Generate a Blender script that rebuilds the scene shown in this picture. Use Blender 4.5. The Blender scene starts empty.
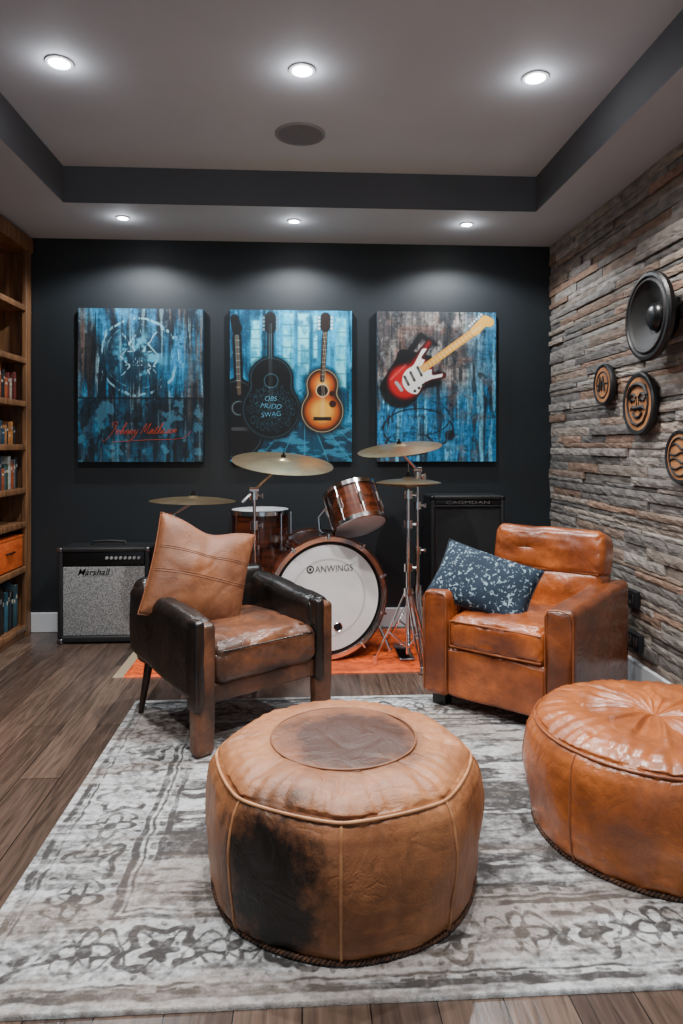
import bpy, bmesh, math, random
import numpy as np
from mathutils import Matrix, Vector, Euler, noise
random.seed(7)
S = bpy.context.scene
COL = S.collection
def L(r,g,b,a=1.0):
    f=lambda c:(c/255/12.92) if c/255<=0.04045 else ((c/255+0.055)/1.055)**2.4
    return (f(r),f(g),f(b),a)
# ------------------------------------------------------------------ materials
def mk(name,c1,c2=None,rough=.5,metal=0.,scale=5.,stretch=(1,1,1),bump=0.,bscale=40.,bstretch=None,vor=False,coat=0.,lo=.35,hi=.65,emis=None,estr=0,rvar=0.,dist=0.0,detail=6,mot=0.):
    m=bpy.data.materials.new(name); m.use_nodes=True
    nt=m.node_tree; N=nt.nodes; K=nt.links; b=N['Principled BSDF']
    b.inputs['Roughness'].default_value=rough; b.inputs['Metallic'].default_value=metal
    b.inputs['Base Color'].default_value=c1
    if coat: b.inputs['Coat Weight'].default_value=coat; b.inputs['Coat Roughness'].default_value=.2
    tc=N.new('ShaderNodeTexCoord')
    if c2 is not None:
        mp=N.new('ShaderNodeMapping'); mp.inputs['Scale'].default_value=stretch
        K.new(tc.outputs['Object'],mp.inputs['Vector'])
        n=N.new('ShaderNodeTexNoise'); n.inputs['Scale'].default_value=scale; n.inputs['Detail'].default_value=detail; n.inputs['Distortion'].default_value=dist
        K.new(mp.outputs[0],n.inputs['Vector'])
        r=N.new('ShaderNodeValToRGB'); r.color_ramp.elements[0].position=lo; r.color_ramp.elements[1].position=hi
        r.color_ramp.elements[0].color=c1; r.color_ramp.elements[1].color=c2
        K.new(n.outputs['Fac'],r.inputs[0]); out=r.outputs[0]
        if mot:
            n3=N.new('ShaderNodeTexNoise'); n3.inputs['Scale'].default_value=scale*4.5; n3.inputs['Detail'].default_value=9; n3.inputs['Roughness'].default_value=.7; n3.inputs['Distortion'].default_value=.6
            K.new(mp.outputs[0],n3.inputs['Vector'])
            m3=N.new('ShaderNodeMapRange'); m3.inputs[1].default_value=.35; m3.inputs[2].default_value=.68; m3.inputs[3].default_value=1-mot; m3.inputs[4].default_value=1+mot*.6
            K.new(n3.outputs['Fac'],m3.inputs[0])
            sc=N.new('ShaderNodeVectorMath'); sc.operation='SCALE'; K.new(out,sc.inputs[0]); K.new(m3.outputs[0],sc.inputs['Scale']); out=sc.outputs[0]
        K.new(out,b.inputs['Base Color'])
        if rvar:
            mr=N.new('ShaderNodeMapRange'); mr.inputs[3].default_value=rough-rvar; mr.inputs[4].default_value=rough+rvar
            mr.inputs[1].default_value=.3; mr.inputs[2].default_value=.7
            K.new(n.outputs['Fac'],mr.inputs[0]); K.new(mr.outputs[0],b.inputs['Roughness'])
    if bump:
        mp2=N.new('ShaderNodeMapping'); mp2.inputs['Scale'].default_value=bstretch or (1,1,1)
        K.new(tc.outputs['Object'],mp2.inputs['Vector'])
        if vor:
            t=N.new('ShaderNodeTexVoronoi'); t.inputs['Scale'].default_value=bscale*4; o=t.outputs['Distance']
            K.new(mp2.outputs[0],t.inputs['Vector'])
            t2=N.new('ShaderNodeTexNoise'); t2.inputs['Scale'].default_value=bscale*.14; t2.inputs['Detail'].default_value=3; t2.inputs['Distortion'].default_value=1.2
            K.new(mp2.outputs[0],t2.inputs['Vector'])
            s1=N.new('ShaderNodeMath'); s1.operation='SUBTRACT'; s1.inputs[1].default_value=.5; K.new(t2.outputs['Fac'],s1.inputs[0])
            s2=N.new('ShaderNodeMath'); s2.operation='ABSOLUTE'; K.new(s1.outputs[0],s2.inputs[0])
            s3=N.new('ShaderNodeMath'); s3.operation='MINIMUM'; s3.inputs[1].default_value=.05; K.new(s2.outputs[0],s3.inputs[0])
            s4=N.new('ShaderNodeMath'); s4.operation='MULTIPLY_ADD'; s4.inputs[1].default_value=14.0; K.new(s3.outputs[0],s4.inputs[0])
            s5=N.new('ShaderNodeMath'); s5.operation='MULTIPLY'; s5.inputs[1].default_value=.45; K.new(o,s5.inputs[0]); K.new(s5.outputs[0],s4.inputs[2])
            ma=N.new('ShaderNodeMath'); ma.operation='MULTIPLY_ADD'; ma.inputs[1].default_value=7.0
            K.new(t2.outputs['Fac'],ma.inputs[0]); K.new(s4.outputs[0],ma.inputs[2]); o=ma.outputs[0]
        else:
            t=N.new('ShaderNodeTexNoise'); t.inputs['Scale'].default_value=bscale; t.inputs['Detail'].default_value=8; o=t.outputs['Fac']
            K.new(mp2.outputs[0],t.inputs['Vector'])
        bp=N.new('ShaderNodeBump'); bp.inputs['Strength'].default_value=bump; bp.inputs['Distance'].default_value=.004
        K.new(o,bp.inputs['Height']); K.new(bp.outputs[0],b.inputs['Normal'])
    if emis: b.inputs['Emission Color'].default_value=emis; b.inputs['Emission Strength'].default_value=estr
    return m
def mkattr(name,rough=.8,namt=.25,nscale=60,bump=.3,bscale=150,stretch=(1,1,1)):
    m=bpy.data.materials.new(name); m.use_nodes=True
    nt=m.node_tree; N=nt.nodes; K=nt.links; b=N['Principled BSDF']; b.inputs['Roughness'].default_value=rough
    at=N.new('ShaderNodeAttribute'); at.attribute_name='Col'
    tc=N.new('ShaderNodeTexCoord'); mp=N.new('ShaderNodeMapping'); mp.inputs['Scale'].default_value=stretch
    K.new(tc.outputs['Object'],mp.inputs['Vector'])
    n=N.new('ShaderNodeTexNoise'); n.inputs['Scale'].default_value=nscale; n.inputs['Detail'].default_value=8
    K.new(mp.outputs[0],n.inputs['Vector'])
    mr=N.new('ShaderNodeMapRange'); mr.inputs[1].default_value=.3; mr.inputs[2].default_value=.7
    mr.inputs[3].default_value=1-namt; mr.inputs[4].default_value=1+namt
    K.new(n.outputs['Fac'],mr.inputs[0])
    mx=N.new('ShaderNodeVectorMath'); mx.operation='SCALE'
    K.new(at.outputs['Color'],mx.inputs[0]); K.new(mr.outputs[0],mx.inputs['Scale']); K.new(mx.outputs[0],b.inputs['Base Color'])
    if bump:
        t=N.new('ShaderNodeTexNoise'); t.inputs['Scale'].default_value=bscale; t.inputs['Detail'].default_value=8
        K.new(mp.outputs[0],t.inputs['Vector'])
        bp=N.new('ShaderNodeBump'); bp.inputs['Strength'].default_value=bump; bp.inputs['Distance'].default_value=.006
        K.new(t.outputs['Fac'],bp.inputs['Height']); K.new(bp.outputs[0],b.inputs['Normal'])
    return m
# ------------------------------------------------------------------ mesh helpers
def obj_from(me,name,parent=None,label=None,loc=(0,0,0),rot=(0,0,0)):
    o=bpy.data.objects.new(name,me); COL.objects.link(o)
    if parent: o.parent=parent
    o.location=loc; o.rotation_euler=rot
    if label: o['label']=label
    return o
def fin(bm,name,mats,parent=None,label=None,loc=(0,0,0),rot=(0,0,0),smooth=True,sharp=40,recalc=True,category=None,kind=None,group=None):
    if recalc: bmesh.ops.recalc_face_normals(bm,faces=bm.faces)
    me=bpy.data.meshes.new(name); bm.to_mesh(me); bm.free()
    if not isinstance(mats,(list,tuple)): mats=[mats]
    for m in mats: me.materials.append(m)
    if smooth:
        me.polygons.foreach_set('use_smooth',[True]*len(me.polygons))
        if sharp: me.set_sharp_from_angle(angle=math.radians(sharp))
    o=obj_from(me,name,parent,label,loc,rot)
    if category: o['category']=category
    if kind: o['kind']=kind
    if group: o['group']=group
    return o
def thing(name,label,category,loc,rz=0,group=None):
    e=bpy.data.objects.new(name,None); COL.objects.link(e); e.empty_display_size=.1
    e.location=loc; e.rotation_euler=(0,0,rz); e['label']=label; e['category']=category
    if group: e['group']=group
    return e
def axc(h,r,seg,inner):
    cr=[h-r+r*math.tan(k*math.pi/4/seg) for k in range(seg+1)]
    mid=[-(h-r)+2*(h-r)*i/inner for i in range(inner+1)]
    return [-c for c in reversed(cr)][:-1]+mid+cr[1:]
def rbox(bm,c,s,r=.01,seg=2,inner=1,M=None,deform=None,mi=0):
    h=[s[0]/2,s[1]/2,s[2]/2]; r=min(r,min(h)*.98)
    inn=inner if isinstance(inner,(list,tuple)) else (inner,)*3
    A=[axc(h[i],r,seg,inn[i]) for i in range(3)]
    vd={}
    def gv(q):
        k=(round(q[0],6),round(q[1],6),round(q[2],6))
        if k in vd: return vd[k]
        i=Vector([max(-(h[a]-r),min(h[a]-r,q[a])) for a in range(3)])
        d=Vector(q)-i; d=d.normalized()*r if d.length>1e-9 else d
        p=i+d
        if deform: p=deform(p,h)
        p=p+Vector(c)
        if M: p=M@p
        v=bm.verts.new(p); vd[k]=v; return v
    for ax in range(3):
        o=[(ax+1)%3,(ax+2)%3]
        for sg in (-1,1):
            U=A[o[0]]; V=A[o[1]]
            for i in range(len(U)-1):
                for j in range(len(V)-1):
                    vs=[]
                    for (a,b) in ((i,j),(i+1,j),(i+1,j+1),(i,j+1)):
                        q=[0,0,0]; q[ax]=sg*h[ax]; q[o[0]]=U[a]; q[o[1]]=V[b]; vs.append(gv(q))
                    if sg<0: vs.reverse()
                    try: f=bm.faces.new(vs); f.material_index=mi
                    except ValueError: pass
def lathe(bm,prof,seg=48,M=None,mi=0,closed=False):
    rings=[]
    for (r,z) in prof:
        if r<1e-6:
            p=Vector((0,0,z)); p=M@p if M else p; rings.append([bm.verts.new(p)])
        else:
            ring=[]
            for i in range(seg):
                a=2*math.pi*i/seg; p=Vector((r*math.cos(a),r*math.sin(a),z)); p=M@p if M else p
                ring.append(bm.verts.new(p))
            rings.append(ring)
    n=len(rings); rng=range(n if closed else n-1)
    for k in rng:
        A=rings[k]; B=rings[(k+1)%n]
        for i in range(seg):
            j=(i+1)%seg
            if len(A)==1 and len(B)==1: continue
            if len(A)==1: f=bm.faces.new((A[0],B[i],B[j]))
            elif len(B)==1: f=bm.faces.new((A[i],A[j],B[0]))
            else: f=bm.faces.new((A[i],A[j],B[j],B[i]))
            f.material_index=mi
def tube(bm,pts,r,seg=10,closed=False,mi=0):
    pts=[Vector(p) for p in pts]; n=len(pts)
    rs=r if isinstance(r,(list,tuple)) else [r]*n
    up=None; rings=[]
    for i,p in enumerate(pts):
        if closed: t=(pts[(i+1)%n]-pts[i-1]).normalized()
        else: t=(pts[min(i+1,n-1)]-pts[max(i-1,0)]).normalized()
        if up is None:
            a=Vector((0,0,1)) if abs(t.z)<.9 else Vector((1,0,0))
            up=(a-t*a.dot(t)).normalized()
        else: up=(up-t*up.dot(t)).normalized()
        s=t.cross(up)
        rings.append([bm.verts.new(p+(up*math.cos(2*math.pi*k/seg)+s*math.sin(2*math.pi*k/seg))*rs[i]) for k in range(seg)])
    for i in range(n if closed else n-1):
        A=rings[i];B=rings[(i+1)%n]
        for k in range(seg):
            f=bm.faces.new((A[k],A[(k+1)%seg],B[(k+1)%seg],B[k])); f.material_index=mi
    if not closed:
        for R in (rings[0],rings[-1]):
            try: f=bm.faces.new(R); f.material_index=mi
            except ValueError: pass
def ring_pts(r,z,n=64,f=None):
    return [((r*(f(2*math.pi*i/n) if f else 1))*math.cos(2*math.pi*i/n),(r*(f(2*math.pi*i/n) if f else 1))*math.sin(2*math.pi*i/n),z) for i in range(n)]
def smooth_pts(P,k=5):
    P=[Vector(p) for p in P]; out=[]
    for i in range(len(P)-1):
        a=P[max(i-1,0)];b=P[i];c=P[i+1];d=P[min(i+2,len(P)-1)]
        for j in range(k):
            t=j/k; out.append(.5*((2*b)+(-a+c)*t+(2*a-5*b+4*c-d)*t*t+(-a+3*b-3*c+d)*t**3))
    out.append(P[-1]); return out
def text_mesh(txt,width,name,mat,parent,M,shear=0,extr=.001,label=None,hscale=1.0,offset=0.,space=1.0):
    cu=bpy.data.curves.new('t','FONT'); cu.body=txt; cu.align_x='CENTER'; cu.align_y='CENTER'; cu.shear=shear; cu.extrude=0; cu.offset=offset; cu.space_character=space
    o=bpy.data.objects.new('t',cu); COL.objects.link(o)
    dg=bpy.context.evaluated_depsgraph_get(); me=bpy.data.meshes.new_from_object(o.evaluated_get(dg))
    bpy.data.objects.remove(o); bpy.data.curves.remove(cu)
    xs=[v.co.x for v in me.vertices]; ys=[v.co.y for v in me.vertices]
    s=width/(max(xs)-min(xs)); cx=(max(xs)+min(xs))/2; cy=(max(ys)+min(ys))/2
    for v in me.vertices: v.co=M@Vector(((v.co.x-cx)*s,(v.co.y-cy)*s*hscale,extr))
    me.materials.clear(); me.materials.append(mat); me.name=name
    return obj_from(me,name,parent,label)
def pillow(bm,w,h,t,n=30,M=None,seed=0,pinch=.07,wr=.006,chop=0.):
    def P(i,j,s):
        x=-1+2*i/n; y=-1+2*j/n
        k=max(0,(1-x*x)*(1-y*y))**.42
        px=x*w/2*(1-pinch*(1-y*y)); py=y*h/2*(1-pinch*(1-x*x))
        py-=chop*math.exp(-((x-.05)/.45)**2)*max(0,(y+.1)/1.1)**2
        z=s*t/2*k*(1-(.45*math.exp(-((x-.05)/.3)**2)*max(0,(y+.2)/1.2) if chop else 0))
        nz=noise.noise(Vector((px*7+seed,py*7,s*3)))*wr*2*k + noise.noise(Vector((px*16+seed,py*6,s)))*wr*.6*k
        rg=abs(noise.noise(Vector((px*6+seed+5,py*6+3,s)))); nz-=max(0,.12-rg)*wr*2.5*k
        fold=sum(math.sin(5*math.atan2(y-cy,x-cx)*2)*math.exp(-((x-cx)**2+(y-cy)**2)/.25) for cx in(-1,1) for cy in(-1,1))
        nz+=fold*wr*.3*k
        p=Vector((px,py,z+s*nz)); return M@p if M else p
    T=[[bm.verts.new(P(i,j,1)) for j in range(n+1)] for i in range(n+1)]
    B=[[T[i][j] if i in(0,n) or j in(0,n) else bm.verts.new(P(i,j,-1)) for j in range(n+1)] for i in range(n+1)]
    for i in range(n):
        for j in range(n):
            bm.faces.new((T[i][j],T[i+1][j],T[i+1][j+1],T[i][j+1]))
            try: bm.faces.new((B[i][j],B[i][j+1],B[i+1][j+1],B[i+1][j]))
            except ValueError: pass
    return P
def pillow_edge(P,n):
    idx=[(i,0) for i in range(n)]+[(n,j) for j in range(n)]+[(i,n) for i in range(n,0,-1)]+[(0,j) for j in range(n,0,-1)]
    return [P(i,j,1) for i,j in idx]
# ------------------------------------------------------------------ numpy drawing
def vn(X,Y,seed):
    rng=np.random.RandomState(seed); T=rng.rand(256,256)
    xi=np.floor(X).astype(int); yi=np.floor(Y).astype(int); fx=X-xi; fy=Y-yi
    fx=fx*fx*(3-2*fx); fy=fy*fy*(3-2*fy)
    g=lambda a,b:T[a%256,b%256]
    return (g(xi,yi)*(1-fx)+g(xi+1,yi)*fx)*(1-fy)+(g(xi,yi+1)*(1-fx)+g(xi+1,yi+1)*fx)*fy
def fbm(X,Y,seed=0,o=5):
    s=0;a=.5;t=0
    for k in range(o): s=s+a*vn(X*2**k+17*k,Y*2**k+31*k,seed+k); t+=a; a*=.55
    return s/t
def ss(a,b,x): t=np.clip((x-a)/(b-a),0,1); return t*t*(3-2*t)
def lin(c): c=np.clip(c,0,1); return np.where(c<=.04045,c/12.92,((c+.055)/1.055)**2.4)
def C(r,g,b): return np.array([r,g,b],float)/255
def paint(img,mask,c):
    m=mask[...,None]; img[:]=img*(1-m)+np.asarray(c)*m
def circ(X,Y,cx,cy,r): return np.hypot(X-cx,Y-cy)-r
def caps(X,Y,x1,y1,x2,y2,r):
    dx,dy=x2-x1,y2-y1; t=np.clip(((X-x1)*dx+(Y-y1)*dy)/(dx*dx+dy*dy),0,1)
    return np.hypot(X-x1-t*dx,Y-y1-t*dy)-r
def smin(a,b,k): h=np.clip(.5+.5*(b-a)/k,0,1); return b*(1-h)+a*h-k*h*(1-h)
def inside(d,w=.003): return 1-ss(-w,w,d)
def grid_mesh(name,w,h,nx,ny,img,drop=None,z=0.):
    xs=np.linspace(-w/2,w/2,nx); ys=np.linspace(-h/2,h/2,ny); X,Y=np.meshgrid(xs,ys)
    Z=np.full_like(X,z)
    if drop is not None: Z[0,:]=Z[-1,:]=drop; Z[:,0]=Z[:,-1]=drop
    co=np.stack([X,Y,Z],-1).reshape(-1,3).astype(np.float32)
    i=np.arange(nx*ny).reshape(ny,nx)
    F=np.stack([i[:-1,:-1],i[:-1,1:],i[1:,1:],i[1:,:-1]],-1).reshape(-1,4)
    me=bpy.data.meshes.new(name); me.vertices.add(len(co)); me.vertices.foreach_set('co',co.ravel())
    me.loops.add(F.size); me.loops.foreach_set('vertex_index',F.ravel().astype(np.int32))
    me.polygons.add(len(F)); me.polygons.foreach_set('loop_start',np.arange(0,F.size,4,dtype=np.int32))
    me.update(calc_edges=True)
    at=me.color_attributes.new('Col','FLOAT_COLOR','POINT')
    c=np.ones((len(co),4),np.float32); c[:,:3]=lin(img).reshape(-1,3); at.data.foreach_set('color',c.ravel())
    return me
# ------------------------------------------------------------------ material set
M_wall=mk('charcoal_paint',L(24,30,34),L(28,35,40),rough=.55,scale=2,bump=.12,bscale=160)
M_ceil=mk('ceiling_paint',L(190,196,206),L(196,202,212),rough=.75,scale=1.5,bump=.05,bscale=200)
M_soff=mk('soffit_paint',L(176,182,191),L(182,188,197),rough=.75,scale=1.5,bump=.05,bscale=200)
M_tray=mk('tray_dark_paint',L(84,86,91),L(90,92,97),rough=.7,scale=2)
M_white=mk('white_trim_paint',L(205,210,215),L(215,218,222),rough=.45,scale=3)
M_blackp=mk('black_vinyl',L(18,19,21),L(26,27,29),rough=.5,scale=30,bump=.4,bscale=300)
M_blackg=mk('black_gloss',L(12,12,13),L(18,18,19),rough=.25,scale=6)
M_chrome=mk('chrome',(.85,.85,.87,1),(.75,.75,.77,1),rough=.15,metal=1,scale=8)
M_chromed=mk('dark_chrome',(.35,.35,.37,1),(.25,.25,.26,1),rough=.25,metal=1,scale=8)
M_brass=mk('cymbal_bronze',(.60,.45,.26,1),(.48,.34,.19,1),rough=.30,metal=.95,scale=12,bump=.3,bscale=60)
M_wood=mk('bookcase_oak',L(140,98,64),L(90,61,40),rough=.45,scale=6,stretch=(6,6,.5),bump=.2,bscale=60,bstretch=(5,5,.4))
M_drumw=mk('drum_walnut',L(104,50,28),L(44,20,13),rough=.2,scale=5,stretch=(1,1,8),coat=.7,lo=.3,hi=.7)
M_head=mk('drum_head_film',L(226,226,226),L(206,206,206),rough=.45,scale=4)
M_emit=mk('lamp_glow',(1,1,1,1),None,emis=(1,.98,.96,1),estr=70)
# ------------------------------------------------------------------ ROOM
XL,XR,YB,ZC,ZT=-2.15,1.74,4.64,2.613,2.82
def struct(bm,name,m,**k): return fin(bm,name,m,smooth=False,kind='structure',**k)
mf=bpy.data.materials.new('wood_plank_floor'); mf.use_nodes=True
nt=mf.node_tree;N=nt.nodes;K=nt.links;b=N['Principled BSDF']
tc=N.new('ShaderNodeTexCoord'); mp=N.new('ShaderNodeMapping'); mp.inputs['Rotation'].default_value=(0,0,math.pi/2)
K.new(tc.outputs['Object'],mp.inputs['Vector'])
br=N.new('ShaderNodeTexBrick'); br.inputs['Scale'].default_value=1; br.inputs['Brick Width'].default_value=1.3; br.inputs['Row Height'].default_value=.15
br.inputs['Mortar Size'].default_value=.0018; br.inputs['Color1'].default_value=L(98,80,69); br.inputs['Color2'].default_value=L(60,48,42); br.inputs['Mortar'].default_value=L(18,14,12); br.offset=.37
K.new(mp.outputs[0],br.inputs['Vector'])
m2=N.new('ShaderNodeMapping'); m2.inputs['Scale'].default_value=(14,1.1,1); K.new(tc.outputs['Object'],m2.inputs['Vector'])
n=N.new('ShaderNodeTexNoise'); n.inputs['Scale'].default_value=3; n.inputs['Detail'].default_value=9; n.inputs['Distortion'].default_value=1.2; K.new(m2.outputs[0],n.inputs['Vector'])
mr=N.new('ShaderNodeMapRange'); mr.inputs[1].default_value=.3; mr.inputs[2].default_value=.7; mr.inputs[3].default_value=.45; mr.inputs[4].default_value=1.35
K.new(n.outputs['Fac'],mr.inputs[0]); vs=N.new('ShaderNodeVectorMath'); vs.operation='SCALE'
K.new(br.outputs['Color'],vs.inputs[0]); K.new(mr.outputs[0],vs.inputs['Scale']); K.new(vs.outputs[0],b.inputs['Base Color'])
b.inputs['Roughness'].default_value=.26
bp=N.new('ShaderNodeBump'); bp.inputs['Strength'].default_value=.25; bp.inputs['Distance'].default_value=.003; K.new(n.outputs['Fac'],bp.inputs['Height']); K.new(bp.outputs[0],b.inputs['Normal'])
bm=bmesh.new(); rbox(bm,((XL+XR)/2,1.6,-.05),(XR-XL+.2,6.4,.1),.002,1); struct(bm,'floor',mf)
bm=bmesh.new(); rbox(bm,((XL+XR)/2,YB+.05,1.45),(XR-XL+.3,.1,3.1),.002,1); struct(bm,'wall_back',M_wall)
bm=bmesh.new(); rbox(bm,(XL-.05,1.6,1.45),(.1,6.2,3.1),.002,1); struct(bm,'wall_left',M_wall)
bm=bmesh.new(); rbox(bm,(0.013,1.2,ZT+.05),(2.9,5.7,.1),.002,1); struct(bm,'ceiling',M_ceil)
def soffit(name,x0,x1,y0,y1):
    bm=bmesh.new(); z0,z1=ZC,ZT+.1
    v=[bm.verts.new(p) for p in ((x0,y0,z0),(x1,y0,z0),(x1,y1,z0),(x0,y1,z0),(x0,y0,z1),(x1,y0,z1),(x1,y1,z1),(x0,y1,z1))]
    for k,idx in enumerate(((0,1,2,3),(4,5,6,7),(0,1,5,4),(1,2,6,5),(2,3,7,6),(3,0,4,7))):
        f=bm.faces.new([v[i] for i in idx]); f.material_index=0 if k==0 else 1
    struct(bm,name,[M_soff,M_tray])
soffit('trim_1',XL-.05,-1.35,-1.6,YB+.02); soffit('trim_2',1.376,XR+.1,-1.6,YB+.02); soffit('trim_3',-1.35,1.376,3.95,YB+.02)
bm=bmesh.new(); rbox(bm,(XR-.02,1.9,.065),(.04,5.45,.13),.005,2); struct(bm,'baseboard_right',M_white)
bm=bmesh.new(); rbox(bm,((XL+XR)/2,YB-.009,.065),(XR-XL,.018,.13),.005,2); struct(bm,'baseboard_back',M_white)
# stone wall
bm=bmesh.new(); cl=bm.verts.layers.float_color.new('Col')
pal=[(132,125,119),(116,111,107),(142,134,127),(106,102,99),(134,123,113),(140,128,117),(126,108,95),(112,107,103),(138,131,125),(96,91,88),(122,116,111),(132,106,90)]
z=.13; rng=random.Random(5)
while z<ZC-.005:
    hgt=rng.choice([.026,.032,.038,.044,.048,.054]); 
    if z+hgt>ZC-.014: hgt=ZC-z+.004
    y=-1.3-rng.random()*.4
    while y<YB:
        ln=rng.uniform(.28,.95); y1=min(y+ln,YB+.01)
        pr=rng.choice([0,.003,.006,.009,.013,.018])+rng.random()*.002
        pc=rng.choice(pal); f=rng.uniform(.86,1.12); c=L(*[min(255,q*f) for q in pc])
        nx=max(4,int((y1-y)/.04)); g=.001
        rows=[]
        for kz in range(4):
            zz=z+g+(hgt-2*g)*kz/3; row=[]
            for k in range(nx+1):
                yy=y+g+(y1-y-2*g)*k/nx
                e=.0035 if (k in(0,nx) or kz in (0,3)) else 0
                xx=1.722-pr+e+rng.uniform(-.0025,.0025)
                zj=rng.uniform(-.001,.001) if kz in(0,3) else rng.uniform(-.003,.003)
                v=bm.verts.new((xx,yy,zz+zj)); v[cl]=c; row.append(v)
            rows.append(row)
        for a in range(3):
            for k in range(nx): bm.faces.new((rows[a][k],rows[a][k+1],rows[a+1][k+1],rows[a+1][k]))
        loop=rows[0]+[r[-1] for r in rows[1:]]+rows[-1][-2::-1]+[r[0] for r in rows[-2:0:-1]]
        bk=[]
        for v in loop:
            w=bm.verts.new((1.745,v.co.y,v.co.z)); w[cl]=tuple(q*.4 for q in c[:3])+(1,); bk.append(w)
        for k in range(len(loop)):
            j=(k+1)%len(loop); bm.faces.new((loop[k],bk[k],bk[j],loop[j]))
        y=y1
        if y1>=YB: break
    z+=hgt
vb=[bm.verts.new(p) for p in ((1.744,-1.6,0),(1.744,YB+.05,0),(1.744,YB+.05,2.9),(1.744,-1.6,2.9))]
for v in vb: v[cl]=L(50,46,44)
bm.faces.new(vb)
M_stone=mkattr('ledger_stone',rough=.8,namt=.40,nscale=13,bump=.9,bscale=42,stretch=(1,1,2.5))
fin(bm,'wall_right',M_stone,smooth=False,recalc=False,kind='structure')

# ------------------------------------------------------------------ downlights
def downlight(x,y,z,r,power,label,ang=120,blend=.6,col=(1,.965,.93),glow=4):
    t=thing('recessed_downlight',label,'ceiling light',(x,y,z),group='recessed ceiling downlights')
    bm=bmesh.new(); lathe(bm,[(r,-.001),(r,-.006),(r*.78,-.008),(r*.74,-.002),(r*.72,.0)],36,closed=False); fin(bm,'trim_ring',M_white,t)
    bm=bmesh.new(); lathe(bm,[(0,-.003),(r*.74,-.003)],36); fin(bm,'lamp_lens',M_emit,t)
    ld=bpy.data.lights.new('lamp','SPOT'); ld.energy=power; ld.spot_size=math.radians(ang); ld.spot_blend=blend; ld.shadow_soft_size=.03; ld.color=col
    lo=bpy.data.objects.new('lamp',ld); COL.objects.link(lo); lo.parent=t; lo.location=(0,0,-.02)
    ld=bpy.data.lights.new('added_spill','POINT'); ld.energy=glow; ld.shadow_soft_size=.03; ld.color=(.98,.99,1)  # extra point light added to brighten the ceiling around the fitting
    lo=bpy.data.objects.new('added_spill',ld); COL.objects.link(lo); lo.parent=t; lo.location=(0,0,-.05)
    return t
for x in(-1,0,1): downlight(x,2.88,ZT,.055,175,'added out-of-view ceiling spotlight for fill light, switched on',ang=118,blend=.85,glow=1.0)
for x in(-1,0,1): downlight(x,1.3,ZT,.055,140,'added out-of-view ceiling spotlight for fill light, switched on',ang=128,blend=.85,glow=1.0)  # unseen row added as fill light from the camera side
for x in(-1.08,-.05,1.02): downlight(x,4.19,ZC,.04,54,'small round recessed spotlight in lowered ceiling edge above paintings',ang=148,blend=.35,col=(.9,.96,1),glow=.6)
t=thing('ceiling_speaker','round flush grey ceiling speaker with mesh grille','speaker',(-.01,3.475,ZT))
bm=bmesh.new(); lathe(bm,[(.127,0),(.127,-.006),(.115,-.009),(.113,-.004)],48); fin(bm,'speaker_rim',mk('speaker_rim_grey',L(140,140,144),None,rough=.6),t)
bm=bmesh.new(); lathe(bm,[(0,-.006),(.06,-.0058),(.114,-.005)],48); fin(bm,'speaker_grille',mk('speaker_mesh',L(130,130,138),L(106,106,112),rough=.6,scale=300,bump=.5,bscale=400),t)

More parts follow.
